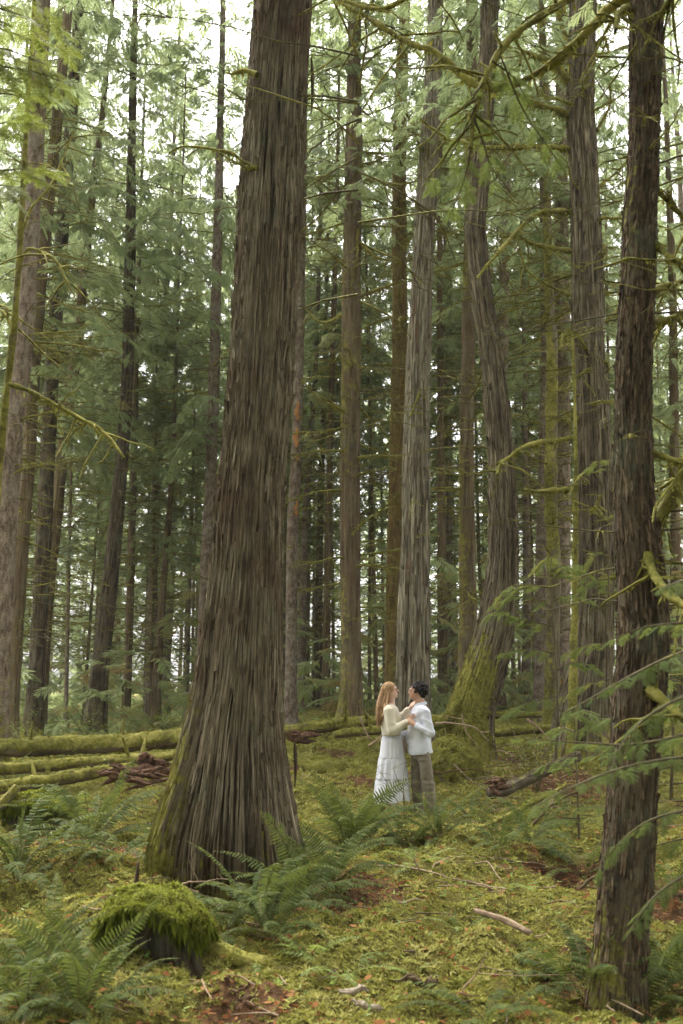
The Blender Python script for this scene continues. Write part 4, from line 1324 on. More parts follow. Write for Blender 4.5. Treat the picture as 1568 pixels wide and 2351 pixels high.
# the far wood closes the view
nf = 0
while nf < 32:
    y = rngB.uniform(60, 135)
    x = (rngB.uniform(-.48, .48) if nf < 22 else rngB.uniform(-.42, -.14)) * y
    if any((x - a) ** 2 + (y - b) ** 2 < 9 for a, b in spots):
        continue
    spots.append((x, y)); nf += 1
    k = rngB.uniform(.9, 1.3)
    t_ = thing('conifer_tree', 'unseen conifer around the camera, added to shade the foreground', 'tree', (x, y, float(H0(x, y))), 'conifers of the wood behind')
    obj('trunk', FAR_TRUNK[rngB.randint(4)], t_, rot=(0, 0, nf), scl=(1.2, 1.2, k))
    o_ = obj('crown', CROWNS[rngB.choice([0, 1, 2])], t_, rot=(0, 0, nf * 1.3), scl=(1.5 * k, 1.5 * k, k))
    o_['kind'] = 'stuff'
# ------------------------------------------------------------------ ferns
def frond_mesh(seed, e0, bend, mat, pin=.105, pairs=30, wid_=.0105, lady=False, curl=0.0):
    """one frond of unit length in the XZ plane: rachis with two rows of leaflets"""
    r = np.random.RandomState(seed)
    n = 22
    t = np.linspace(0, 1, n)
    ang = np.radians(e0 - bend * t ** 1.3)
    dx = np.cos(ang) / (n - 1)
    dz = np.sin(ang) / (n - 1)
    P = np.stack([np.cumsum(dx) - dx[0], .03 * np.sin(t * 3 + r.uniform(0, 6)) * t + curl * t * t, np.cumsum(dz) - dz[0]], 1)
    mb = MB()
    V, F = tube(P, .0055 * np.linspace(1, .25, n), 4)
    mb.add(V, F, 1, tint=.4)
    Tn, S, U = frames(P)
    k = np.linspace(.17, .985, pairs)
    k = np.repeat(k, 2)
    sg = np.tile([1, -1], pairs)
    o = np.stack([np.interp(k, t, P[:, c]) for c in range(3)], 1)
    T_ = np.stack([np.interp(k, t, Tn[:, c]) for c in range(3)], 1)
    S_ = np.stack([np.interp(k, t, S[:, c]) for c in range(3)], 1)
    U_ = np.cross(S_, T_)
    l = pin * (np.clip((k - .10) * 3.2, 0, 1) ** .6) * (1 - np.clip((k - .45) / .56, 0, 1) ** 1.7 * .93) * r.uniform(.85, 1.12, 2 * pairs)
    d = S_ * sg[:, None] + T_ * (.22 + .35 * k[:, None] ** 2) - U_ * (r.uniform(.05, .35, 2 * pairs))[:, None]
    d /= np.linalg.norm(d, axis=1, keepdims=True)
    sd = T_ + U_ * r.uniform(-.55, .55, 2 * pairs)[:, None]
    sd -= d * (sd * d).sum(1, keepdims=True)
    sd /= np.linalg.norm(sd, axis=1, keepdims=True)
    if not lady:
        b = o
        m = o + d * (l * .35)[:, None]
        m2 = o + d * (l * .75)[:, None] - U_ * (l * .06)[:, None]
        tp = o + d * l[:, None] - U_ * (l * .18)[:, None]
        w = wid_ * (.55 + .45 * l / pin)
        Q = np.stack([b + sd * (w * .5)[:, None], m + sd * w[:, None], m2 + sd * (w * .7)[:, None], tp, m2 - sd * (w * .7)[:, None], m - sd * w[:, None], b - sd * (w * .5)[:, None]], 1)
        nq = len(Q)
        i0 = np.arange(nq)[:, None] * 7
        mb.add(Q.reshape(-1, 3), np.concatenate([i0 + [0, 1, 5, 6], i0 + [1, 2, 4, 5]]), 0, tint=np.repeat(r.uniform(.1, .6, nq), 7) + .25 * np.repeat(k, 7) ** 3)
        Q2 = Q[:, [2, 3, 4]]
        mb.add(Q2.reshape(-1, 3), np.arange(nq * 3).reshape(-1, 3), 0, tint=np.repeat(r.uniform(.2, .7, nq), 3))
    else:
        for q in range(2 * pairs):
            mm = max(3, int(l[q] / .02))
            tt = np.repeat(np.linspace(.1, .95, mm), 2)
            ss = np.tile([1, -1], mm)
            bb = o[q] + d[q] * (tt * l[q])[:, None]
            dd = d[q] * .6 + sd[q] * ss[:, None]
            dd /= np.linalg.norm(dd, axis=1, keepdims=True)
            ll = .032 * (1.1 - tt) * r.uniform(.8, 1.2, 2 * mm) + .006
            s2 = np.cross(dd, np.cross(d[q], sd[q]) + 1e-6)
            Q = blades(bb, dd, np.broadcast_to(s2, dd.shape), ll, ll * .36, -.1)
            mb.add(Q.reshape(-1, 3), np.arange(len(Q) * 4).reshape(-1, 4), 0, tint=np.repeat(r.uniform(.0, .8, len(Q)), 4))
    return mb.mesh('frond', [mat, M['rachis']], smooth=False)


FR_UP = [frond_mesh(k, 78 - 5 * (k % 3), 55 + 14 * (k % 4), M['fern'], curl=.08 * ((k % 3) - 1)) for k in range(6)]
FR_MID = [frond_mesh(20 + k, 58 - 4 * (k % 3), 68 + 12 * (k % 4), M['fern'], curl=.1 * ((k % 3) - 1)) for k in range(6)]
FR_LOW = [frond_mesh(40 + k, 34 - 5 * (k % 3), 58 + 12 * (k % 3), M['fern'], curl=.12 * ((k % 3) - 1)) for k in range(5)]
FR_DEAD = [frond_mesh(60 + k, 22 - 6 * k, 50, M['deadfern'], pin=.07, pairs=24, curl=.2 * (k - 1)) for k in range(3)]
FR_LADY = [frond_mesh(70 + k, 45 - 10 * (k % 3), 55, M['ladyfern'], pin=.19, pairs=13, lady=True) for k in range(4)]


def fern(u, v, size, label, n=13, seed=0, dead=2, up=.35, Y=None, arc=(0, 360), sprawl=0.0, name='sword_fern', protos=None, cat='fern'):
    r = np.random.RandomState(seed * 13 + 5)
    p = on_ground(u, v) if Y is None else at(u, v, Y)
    p[2] = float(H0(p[0], p[1])) - .02
    t_ = thing(name, label, cat, p)
    for k in range(n):
        a = rad(arc[0] + (arc[1] - arc[0]) * (k + r.uniform(-.35, .35)) / n)
        q = (k * .618) % 1
        S = size * r.uniform(.75, 1.12)
        pr = protos or (FR_UP if q < up else FR_MID if q < .75 - sprawl else FR_LOW)
        obj('frond', pr[r.randint(len(pr))], t_, (r.uniform(-.04, .04), r.uniform(-.04, .04), 0), (r.uniform(-.25, .25), r.uniform(-.12, .12), a), S)
    for k in range(dead):
        o = obj('dead_frond', FR_DEAD[r.randint(3)], t_, (0, 0, .03), (r.uniform(-.4, .4), r.uniform(-.1, .3), r.uniform(0, 6.28)), size * r.uniform(.5, .8))
        o['label'] = 'withered brown frond at the foot of the fern'
    return t_


FERNS = [
    (205, 1948, .95, 'tall spreading fern before the mossy logs, left of the great cedar', 18, .45), (42, 2020, .80, 'upright fern at the left edge beside the moss hummock', 14, .5),
    (120, 1905, .60, 'smaller fern tucked between the left-edge fern and the tall one', 9, .3),
    (270, 1985, .55, 'low fern with flat fronds close to the mossy root of the great cedar', 8, .0),
    (25, 1800, .55, 'small dark fern in front of the fallen logs, far left', 8, .4), (120, 1775, .45, 'little fern on the second fallen log', 6, .1),
    (55, 2330, .58, 'fern in the bottom left corner', 14, .5), (170, 2345, .60, 'big blurred fern just right of the bottom left corner', 16, .5), (95, 2200, .50, 'fern behind the bottom left corner fern', 10, .5), (235, 2300, .42, 'small fern left below the mossy stump', 8, .3),
    (588, 2135, .70, 'arching fern in front of the foot of the great cedar', 15, .3), (690, 2105, .82, 'fern with long bowed fronds right of the foot of the great cedar', 16, .45), (640, 2160, .55, 'low small fern between the two ferns at the great cedar', 8, .1),
    (806, 1965, .85, 'large upright fern below the woman', 22, .6), (850, 1930, .55, 'fern between the large upright fern and the man', 11, .35),
    (1006, 1925, .58, 'fern growing in front of the man', 13, .5), (1085, 1890, .62, 'small fern right of the man', 9, .35), (905, 1905, .34, 'little fern at the hem of the skirt', 8, .2),
    (1215, 1945, .60, 'dark fern on the hummock left of the near right trunk', 11, .2), (1345, 2010, .65, 'fern leaning on the left of the near right trunk', 10, .4), (1290, 1905, .5, 'shaded fern behind the hummock', 8, .3),
    (1335, 2300, .62, 'broad fern left of the foot of the near right trunk', 13, .2), (1470, 2345, .6, 'fern before the foot of the near right trunk', 12, .4), (1555, 2290, .6, 'fern in the bottom right corner', 11, .45), (1120, 2365, .55, 'fern whose long frond lies along the bottom edge', 9, .0), (1545, 2080, .55, 'fern at the right edge behind the near trunk', 8, .4),
    (1500, 1880, .5, 'fern at the right edge on the higher bank', 8, .4), (752, 2050, .72, 'fern between the bowed fern and the large upright fern', 13, .4), (520, 2150, .5, 'small fern left of the arching fern, above the mossy ridge', 9, .4), (940, 1950, .45, 'fern right of the large upright fern, before the couple', 11, .45), (1150, 1960, .5, 'fern left of the dark fern on the hummock', 9, .3)]
for i, (u, v, s_, lab, n_, up_) in enumerate(FERNS):
    fern(u, v, s_ * 1.18, lab, int(n_ * 1.3), i + 1, 2 if i % 3 else 3, up_)
for i, (u, v, s_, lab, n_) in enumerate([(790, 2235, .42, 'bright yellow-green lady fern low in the middle', 6), (965, 1985, .40, 'pale lady fern drooping right of the large upright fern', 6), (700, 2200, .36, 'pale lady fern below the bowed ferns', 5), (590, 2215, .32, 'pale lady fern right of the mossy stump', 4),
                                        (1060, 2130, .26, 'tiny lady fern beside the bare broken branch', 4), (1170, 2215, .3, 'yellowing lady fern near the mossy root', 5), (1120, 1985, .26, 'small pale lady fern on the open moss', 4), (940, 2240, .24, 'small lady fern low in the open moss', 4), (1240, 2060, .35, 'lady fern beside the shaded hollow', 5)]):
    fern(u, v, s_, lab, n_, 60 + i, 0, protos=FR_LADY, name='lady_fern')

# ------------------------------------------------------------------ fallen logs
def log(name, label, path, w, Y0, Y1, mat='brown', moss=.85, fuzz=1.0, seed=0, stubs=0, cat='log', lift=None, amp=.30, world=None, r=None, gap=None):
    """a fallen log along the photo rows (u, v) between the distances Y0 and Y1"""
    rng = np.random.RandomState(seed + 400)
    P = np.array([at(u, v, Y0 + (Y1 - Y0) * q) for (u, v), q in zip(path, np.linspace(0, 1, len(path)))]) if world is None else np.array(world, float)
    Rc = np.array([wid(x, p) / 2 for x, p in zip(w, P)]) if r is None else np.array(r, float)
    Ltot = np.linalg.norm(np.diff(P, axis=0), axis=1).sum()
    n = max(10, int(Ltot / .05))
    Q = smooth_path(np.column_stack([P, Rc]), n)
    C, R = Q[:, :3], Q[:, 3]
    base = C[n // 2] - np.array([0, 0, R[n // 2]])
    ns = 26
    T_, S_, U_ = frames(C)
    th = np.linspace(0, 2 * math.pi, ns + 1)[:-1]
    L = np.linspace(0, Ltot, n)
    rr = R[:, None] * (1 + amp * fbm(L[:, None] / (R.mean() * 2.4), np.cos(th)[None] * 1.3 + 4, np.sin(th)[None] * 1.3, 4, seed + 6) + amp * .5 * vnoise(L[:, None] / .06, th[None] * 3, 0, seed + 2))
    V = C[:, None] + rr[..., None] * (np.cos(th)[None, :, None] * S_[:, None] + np.sin(th)[None, :, None] * U_[:, None]) - base
    nz = np.cos(th)[None] * S_[:, None, 2] + np.sin(th)[None] * U_[:, None, 2] if False else (np.cos(th)[None, :, None] * S_[:, None] + np.sin(th)[None, :, None] * U_[:, None])
    ma = moss * sst(-.75, -.05, nz[..., 2] + .35 * fbm(L[:, None] / .3, np.cos(th)[None] * 2, np.sin(th)[None] * 2, 3, seed)) if moss > 0 else 0 * nz[..., 2]
    t_ = thing(name, label, cat, base)
    VV = V.reshape(-1, 3)
    # ragged ends
    ends = np.array([C[0] - base - T_[0] * R[0] * .25, C[-1] - base + T_[-1] * R[-1] * .25])
    F = grid_faces(n, ns)
    e0, e1 = len(VV), len(VV) + 1
    j = np.arange(ns)
    caps = np.concatenate([np.stack([(j + 1) % ns, j, 0 * j + e0], 1), np.stack([(n - 1) * ns + j, (n - 1) * ns + (j + 1) % ns, 0 * j + e1], 1)])
    uv = np.concatenate([np.stack([np.tile(th * R.mean(), (n, 1)), np.tile(L[:, None], (1, ns))], -1).reshape(-1, 2), [[0, 0], [0, 0]]])
    obj('wood', mesh('wood', np.vstack([VV, ends]), [F, caps], M[mat], uv=uv, attrs={'moss': np.concatenate([np.clip(ma, 0, 1).ravel(), [0, 0]])}), t_)
    if fuzz and moss > .5:
        m = int(Ltot * R.mean() * 2 * 900 * fuzz)
        i = rng.randint(0, n, m)
        j = rng.randint(0, ns, m)
        ok = ma[i, j] > .5
        i, j = i[ok], j[ok]
        tu, tf, tt = tufts(V[i, j] + rng.normal(0, .012, (len(i), 3)), nz[i, j], rng.uniform(.022, .055, len(i)), rng, .25 + .45 * rng.uniform(0, 1, len(i)) + .2 * nz[i, j][:, 2])
        o = obj('moss', mesh('moss', tu, tf, M['moss_tuft'], attrs={'tint': tt}, smooth=False), t_)
        o['kind'] = 'stuff'
    for q in range(stubs):
        i = rng.randint(2, n - 2)
        a = rng.uniform(.8, 2.3)
        d = S_[i] * math.cos(a) + U_[i] * math.sin(a) + rng.normal(0, .15, 3)
        l = rng.uniform(.12, .35)
        kk = np.linspace(0, 1, 6)
        mb = MB()
        limb_geo(mb, C[i] - base + d * R[i] * .8 + d * (kk * l)[:, None], .022 * (1 - .5 * kk), rng, .7, 7)
        obj('stub', mb.mesh('stub', [M['twig'], M['moss_tuft']]), t_)
    return t_


log('fallen_log', 'long thick moss-covered log lying behind the ferns on the left', [(-220, 1722), (0, 1716), (200, 1710), (400, 1697), (500, 1690)], [46, 42, 42, 40, 36], 16.5, 16.8, seed=1, stubs=7)
log('fallen_log', 'thinner mossy log lying in front of the long thick log', [(-160, 1772), (30, 1764), (200, 1750), (390, 1736), (460, 1730)], [26, 26, 24, 22, 18], 14.8, 15.2, seed=2, stubs=4)
log('fallen_log', 'half-sunken mossy log, nearest of the three left logs', [(-160, 1822), (-20, 1812), (100, 1795), (210, 1775), (300, 1760)], [34, 34, 32, 28, 18], 13.2, 14.0, seed=3, stubs=2)
log('fallen_log', 'mossy log lying behind the woman, between great cedar and couple', [(620, 1682), (700, 1674), (790, 1662), (900, 1655), (1010, 1655)], [26, 27, 27, 26, 24], 17.6, 18.0, seed=4, stubs=4, moss=.95)
log('fallen_log', 'shorter mossy log lying just below the log behind the woman', [(770, 1686), (830, 1680), (905, 1674), (960, 1674)], [18, 20, 20, 16], 16.9, 17.0, seed=5, stubs=1)
log('fallen_log', 'mossy log far back between curved cedar and broad cedar, upper one', [(1085, 1642), (1180, 1641), (1275, 1640), (1400, 1636)], [14, 14, 14, 14], 20.0, 20.0, seed=6)
log('fallen_log', 'mossy log between curved cedar and broad cedar, lower one', [(1120, 1684), (1190, 1678), (1275, 1672), (1400, 1664)], [18, 18, 18, 18], 17.6, 17.4, seed=7, stubs=2)
log('broken_log', 'dark broken log with a red splintered end right of the man', [(1128, 1822), (1160, 1812), (1210, 1790), (1268, 1762), (1330, 1735)], [26, 28, 26, 24, 22], 11.4, 12.6, mat='dark', moss=.35, fuzz=.3, seed=8)
log('fallen_branch', 'thin mossy limb lying diagonally below the broken log', [(1105, 1900), (1150, 1880), (1200, 1855), (1260, 1825), (1300, 1800)], [8, 9, 9, 8, 6], 10.1, 11.2, mat='twig', moss=.8, fuzz=1.5, seed=9)
log('mossy_root', 'thick mossy root crossing the ground at the bottom', None, None, 0, 0, mat='brown', moss=1.0, fuzz=2.2, seed=10, cat='root', world=[on_ground(u, v) for u, v in [(985, 2292), (1040, 2275), (1120, 2266), (1210, 2248), (1300, 2228), (1400, 2215)]], r=[.03, .05, .058, .06, .06, .05])
log('mossy_root', 'moss-grown ridge of dead wood running down from the stump', [(400, 2160), (470, 2175), (540, 2205), (620, 2225), (700, 2250)], [70, 60, 50, 40, 22], 6.5, 6.2, mat='brown', moss=1.0, fuzz=1.8, seed=11, cat='root')
log('leaning_stub', 'short mossy stub leaning out at the left edge below the logs', [(-12, 1858), (15, 1835), (40, 1806)], [22, 22, 20], 11.3, 11.4, mat='twig', moss=.6, fuzz=.8, seed=12, cat='stump')
log('bare_branch', 'pale barkless broken branch lying on the open moss', [(1090, 2090), (1130, 2102), (1160, 2112), (1190, 2128), (1216, 2142)], [10, 13, 14, 14, 13], 7.15, 6.85, mat='stick', moss=0, fuzz=0, seed=13, cat='branch')

# splintered red wood
def rotten(name, label, u, v, Y, sx, sz, seed, n=9, mat='redrot'):
    """crumbling rotten wood: a heap of long splintered slabs around one core"""
    rng = np.random.RandomState(seed)
    p = at(u, v, Y)
    g = float(H0(p[0], p[1]))
    p[2] = max(p[2], g + .02)
    t_ = thing(name, label, 'rotten wood', p)
    for k in range(n):
        l = sx * rng.uniform(.4, 1.0)
        c = np.array([rng.uniform(-.3, .3) * sx, rng.uniform(-.15, .15), rng.uniform(0, .8) * sz])
        a = rng.uniform(-.25, .35)
        kk = np.linspace(-.5, .5, 12)
        P = c + np.stack([kk * l * math.cos(a), kk * l * rng.uniform(-.4, .4), kk * l * math.sin(a)], 1) + np.cumsum(rng.normal(0, .008, (12, 3)), 0)
        R = sz * rng.uniform(.10, .22) * np.clip(1 - (2 * np.abs(kk)) ** 3, .12, 1)
        V, F = tube(P, R, 9, .6, seed + k)
        obj('splinter', mesh('splinter', V, F, M[mat], smooth=False), t_)
    return t_


rotten('rotten_log', 'crumbling red rotten log left of the great cedar', 300, 1800, 12.6, .75, .22, 1, 12)
rotten('rotten_log', 'second lump of red rotten wood nearer the mossy root', 352, 1775, 12.9, .34, .32, 2, 9)
rotten('rotten_stump', 'red rotten stump remnant right beside the great cedar', 692, 1702, 16.4, .55, .20, 3, 9)
rotten('splintered_end', 'orange splintered wood at the end of the dark broken log', 1140, 1818, 11.3, .26, .18, 4, 7)
rotten('bleached_wood', 'pale bleached wood lying at the bottom in the moss', 832, 2300, 5.62, .20, .10, 6, 2, 'palewood')
rotten('bleached_wood', 'grey broken wood near the mossy root at the bottom', 985, 2275, 5.85, .26, .10, 7, 2, 'brown')
rotten('bark_slab', 'reddish slab of bark below the mossy stump', 560, 2300, 5.75, .26, .05, 8, 5, 'redrot')

# ------------------------------------------------------------------ mossy stump in front
def dome(name, label, u, v, Y, rx, ry, hz, seed, cat, hang=True, hollow=True):
    tm = 'moss_green' if hollow else 'moss_tuft'
    rng = np.random.RandomState(seed)
    p = at(u, v, Y)
    p[2] = float(H0(p[0], p[1])) - (0 if hollow else .3 * hz)
    t_ = thing(name, label, cat, p)
    na, nr = 90, 40
    a = np.linspace(0, 2 * math.pi, na + 1)[:-1]
    k = np.linspace(0, 1, nr)
    ph = k * rad(118)                                     # past the equator: the cushion overhangs
    A, Pp = np.meshgrid(a, ph)
    X, Yd, Z = np.sin(Pp) * np.cos(A), np.sin(Pp) * np.sin(A), np.cos(Pp)
    lump = 1 + .30 * fbm(X * 1.8, Yd * 2.2, Z * 2.2 + seed, 4, seed) + .07 * vnoise(X * 9, Yd * 9, Z * 4, seed + 1)
    V = np.stack([X * rx * lump, Yd * ry * lump, hz * (.40 + .60 * Z * lump) + .04 * vnoise(X * 3, Yd * 3, 0, seed + 2)], -1)
    if hollow:                                            # the cushion is torn away over the hollow
        fr = np.exp(-((np.degrees(A) - 262) / 42) ** 2)
        V[..., 2] += fr * np.clip(k[:, None] - .45, 0, 1) * hz * 1.15
        V[..., 1] += fr * np.clip(k[:, None] - .6, 0, 1) * ry * .8
    obj('moss_cushion', mesh('moss_cushion', V.reshape(-1, 3), grid_faces(nr, na), M['moss']), t_)
    n = 5200
    i = (nr * rng.uniform(0, 1, n) ** .8).astype(int).clip(0, nr - 1)
    j = rng.randint(0, na, n)
    nn = np.stack([X[i, j], Yd[i, j], Z[i, j]], 1)
    tu, tf, tt = tufts(V[i, j], nn, rng.uniform(.018, .042, n), rng, .55 + .30 * rng.uniform(0, 1, n) + .12 * nn[:, 2])
    tag(obj('moss', mesh('moss', tu, tf, M[tm], attrs={'tint': tt}, smooth=False), t_), kind='stuff')
    if hang:
        n = 1500
        j = rng.randint(0, na, n)
        i = rng.randint(int(nr * .5), nr, n)
        o = V[i, j]
        d = np.stack([.25 * X[i, j] + rng.normal(0, .15, n), .25 * Yd[i, j] + rng.normal(0, .15, n), -np.ones(n)], 1)
        l = rng.uniform(.04, .13, n)
        sd = np.cross(d, rng.normal(0, 1, (n, 3)))
        sd /= np.linalg.norm(sd, axis=1, keepdims=True)
        Q = blades(o, d, sd, l, l * .10 + .002)
        tag(obj('hanging_moss', mesh('hanging_moss', Q.reshape(-1, 3), np.arange(n * 4).reshape(-1, 4), M[tm], attrs={'tint': np.repeat(rng.uniform(.0, .6, n), 4)}, smooth=False), t_), kind='stuff')
    # decayed wood below the cushion, hollowed out towards the camera
    z = np.linspace(-.15, hz * .5, 16)
    A, Z = np.meshgrid(a, z)
    holl = np.exp(-((np.degrees(A) - 262) / 42) ** 2) if hollow else 0 * A
    rr = (.80 - .62 * holl) * (1 + .12 * fbm(np.cos(A) * 2, np.sin(A) * 2, Z * 4, 4, seed + 5)) * (1 + .35 * np.exp(-(Z + .1) / .12))
    V2 = np.stack([np.cos(A) * rx * rr, np.sin(A) * ry * rr, Z], -1)
    obj('wood', mesh('wood', V2.reshape(-1, 3), grid_faces(16, na), M['dark'], uv=np.stack([A * rx, Z], -1).reshape(-1, 2), attrs={'moss': np.clip(.35 * fbm(np.cos(A) * 3, np.sin(A) * 3, Z * 5, 3, 9) + .2 * sst(.1, -.1, Z), 0, 1).ravel()}), t_)
    return t_, p


STUMP, SP = dome('mossy_stump', 'hollow stump capped with a thick green moss cushion in the left foreground', 348, 2190, 6.35, .32, .26, .31, 3, 'stump')
dome('mossy_stump', 'dark hollow root clump with a moss cap below the half-sunken log', 95, 1850, 11.6, .42, .34, .36, 15, 'stump')
dome('moss_hummock', 'low mossed knob behind the hollow stump', 335, 2060, 7.3, .16, .16, .16, 5, 'hummock', False, False)
dome('moss_hummock', 'lumpy cushion of moss right behind the man', 1035, 1745, 15.2, .44, .45, .75, 7, 'hummock', False, False)
dome('moss_hummock', 'small moss cushion left of the woman on the slope', 742, 1735, 16.0, .35, .30, .22, 8, 'hummock', False, False)
log('snag', 'small upright splinter of dead wood behind the hollow stump', [(306, 2092), (311, 2040), (318, 1978)], [18, 13, 4], 7.35, 7.35, mat='dark', moss=.2, fuzz=0, seed=31, cat='snag')

# ------------------------------------------------------------------ sticks
def stick(poly, w, label, mat='stick', seed=0, Yoff=0.0, free=None, name='fallen_stick'):
    """a bare stick lying along the photo rows; free = distance, for sticks that do not lie flat"""
    if free is None:
        P = np.array([on_ground(u, v) + [0, 0, .045] for u, v in poly])
    else:
        P = np.array([at(u, v, free) for u, v in poly])
    P = smooth_path(P, max(10, 5 * len(poly)))
    rng = np.random.RandomState(seed + 70)
    P = P + np.cumsum(rng.normal(0, .004, P.shape), 0)
    r0 = wid(w, P[0]) / 2
    mb = MB()
    V, F = tube(P, r0 * np.linspace(1.1, .5, len(P)), 6, .25, seed)
    mb.add(V - P[0], F, 0, moss=0)
    for q in range(rng.randint(0, 3)):
        i = rng.randint(2, len(P) - 1)
        d = rng.normal(0, 1, 3) * [1, .5, .4] + [0, 0, .2]
        V, F = tube(np.stack([P[i], P[i] + d * .08, P[i] + d * .16 + [0, 0, .02]]) - P[0], [r0 * .5, r0 * .4, r0 * .2], 4)
        mb.add(V, F, 0)
    return tag(obj(name, mb.mesh(name, M[mat]), loc=P[0]), label, 'stick')


stick([(868, 2002), (930, 2006), (985, 2018), (1050, 2038), (1110, 2052), (1165, 2066)], 5, 'long thin stick lying across the open moss below the man', seed=1)
stick([(985, 2022), (1000, 2000), (1030, 1986), (1090, 1982), (1160, 1990), (1230, 2000), (1300, 2015)], 5, 'bowed stick arching behind the long thin stick', seed=2)
stick([(962, 2000), (955, 1985), (946, 1965)], 5, 'short pale stick standing up from the long thin stick', seed=3, free=8.6)
stick([(1018, 2316), (1060, 2275), (1095, 2225), (1112, 2185)], 5, 'thin curved twig near the bottom, left of the mossy root', seed=4, free=6.0)
stick([(1090, 1995), (1120, 2000), (1150, 2050)], 4, 'twig right of the bowed stick', seed=5)
stick([(872, 2255), (880, 2225), (874, 2195)], 4, 'short upright twig low in the open moss', seed=6, free=6.5)
stick([(845, 1712), (862, 1702), (885, 1680), (906, 1662)], 6, 'stick leaning on the logs left of the woman', seed=7, free=15.2)
stick([(828, 1648), (835, 1670), (848, 1695), (862, 1708)], 5, 'thin stick across the log behind the woman', seed=8, free=15.6)
stick([(1001, 1660), (1050, 1662), (1090, 1672), (1125, 1705)], 5, 'long bare stick reaching from the man to the curved cedar', seed=9, free=15.0)
stick([(992, 1776), (1040, 1772), (1080, 1770), (1110, 1776)], 4, 'reddish stick on the ground right behind the legs of the man', seed=10, free=13.9, mat='redrot')
stick([(1210, 1650), (1235, 1670), (1268, 1700)], 7, 'pale straight stick leaning near the lower right log', seed=11, free=15.5)
stick([(1040, 1755), (1075, 1790), (1120, 1815)], 4, 'thin stick sloping down right of the moss cushion', seed=12, free=12.8)
stick([(1222, 1895), (1260, 1850), (1300, 1825), (1340, 1805)], 7, 'brown branch on the slope above the shaded hollow', seed=13, mat='brown', free=10.5)
stick([(1330, 2040), (1390, 2010), (1430, 1990)], 8, 'branch sticking out left of the near right trunk', seed=14, mat='brown', free=6.9)
stick([(455, 2050), (420, 2030), (470, 2020), (530, 2012)], 5, 'lichen-tipped twig before the mossy root', seed=15, free=7.7)
stick([(640, 2355), (560, 2320), (480, 2285), (425, 2270)], 4, 'fine straight twig at the bottom below the stump', seed=16)
stick([(345, 2062), (300, 2055), (255, 2040)], 5, 'twig on the litter left of the snag', seed=17)
stick([(1060, 1640), (1072, 1680), (1100, 1720)], 4, 'thin stick hanging down over the foot of the curved cedar', seed=18, free=15.2)

# tangle of fine dead twigs between the two right-hand cedars, and over the floor
rngT = np.random.RandomState(5)
mb = MB()
for k in range(420):
    if k < 150:
        u, v, Yq = rngT.uniform(1110, 1300), rngT.uniform(1650, 1790), rngT.uniform(13.2, 16.5)
        p = at(u, v, Yq)
        p[2] = float(H0(p[0], p[1])) + rngT.uniform(.0, .25)
        l = rngT.uniform(.15, .6)
    else:
        Yq = 4.8 + 13 * rngT.uniform() ** 1.3
        x = rngT.uniform(-.36, .36) * Yq
        p = np.array([x, Yq, float(H0(x, Yq)) + rngT.uniform(.03, .07)])
        l = rngT.uniform(.08, .35)
    a = rngT.uniform(0, 6.28)
    d = np.array([math.cos(a), math.sin(a), rngT.uniform(-.1, .3) if k < 150 else rngT.uniform(-.05, .12)]) * l
    Q = np.stack([p, p + d * .5 + rngT.normal(0, .03, 3) * l * 2, p + d])
    V, F = tube(Q, [.006, .005, .002], 4)
    mb.add(V, F, 0 if rngT.uniform() < .5 else 1)
tag(obj('dead_twigs', mb.mesh('dead_twigs', [M['stick'], M['brown']])), 'fine dead twigs strewn over the moss', 'twigs', kind='stuff')

# ------------------------------------------------------------------ moss, litter and small plants on the floor
rngM = np.random.RandomState(9)


def hdens(n, y0, y1, pw=1.0):
    y = y0 + (y1 - y0) * rngM.uniform(0, 1, n) ** pw
    x = rngM.uniform(-.40, .40, n) * (y + 1.0)
    return x, y


def gnormal(x, y):
    e = .03
    zx = (H(x + e, y) - H(x - e, y)) / (2 * e)
    zy = (H(x, y + e) - H(x, y - e)) / (2 * e)
    n = np.stack([-zx, -zy, np.ones_like(zx)], 1)
    return n / np.linalg.norm(n, axis=1, keepdims=True)


x, y = hdens(105000, 4.6, 21, 1.45)
keep = rngM.uniform(0, 1, len(x)) > litter_mask(x, y) * .93
hd = np.hypot(x - HB[0], (y - HB[1]) / .8)
keep &= hd > .55
x, y = x[keep], y[keep]
P = np.stack([x, y, H(x, y) - .004], 1)
nn = gnormal(x, y)
big = fbm(x / .6, y / .6, 2, 3, 61)
tu, tf, tt = tufts(P, nn, rngM.uniform(.026, .052, len(x)) * (1 + .25 * big) * np.interp(y, [5, 14, 21], [.85, 1.35, 2.2]), rngM, .60 + .30 * big + .22 * vnoise(x / .11, y / .11, 0, 62), leaves=5)
tag(obj('moss', mesh('moss', tu, tf, M['moss_tuft'], attrs={'tint': np.clip(tt, 0, 1)}, smooth=False)), 'yellow-green feathery moss carpeting the forest floor', 'moss', kind='stuff')

# taller feather moss in loose clumps
x, y = hdens(30000, 4.8, 17, 1.3)
keep = (fbm(x / .35, y / .35, 7, 3, 64) > .12) & (rngM.uniform(0, 1, len(x)) > litter_mask(x, y)) & (np.hypot(x - HB[0], (y - HB[1]) / .8) > .6)
x, y = x[keep], y[keep]
tu, tf, tt = tufts(np.stack([x, y, H(x, y) + .006], 1), gnormal(x, y), rngM.uniform(.025, .05, len(x)), rngM, .60 + .25 * rngM.uniform(-1, 1, len(x)), leaves=7)
tag(obj('feather_moss', mesh('feather_moss', tu, tf, M['moss_tuft'], attrs={'tint': np.clip(tt, 0, 1)}, smooth=False)), 'taller clumps of feathery moss on the carpet of moss', 'moss', kind='stuff')

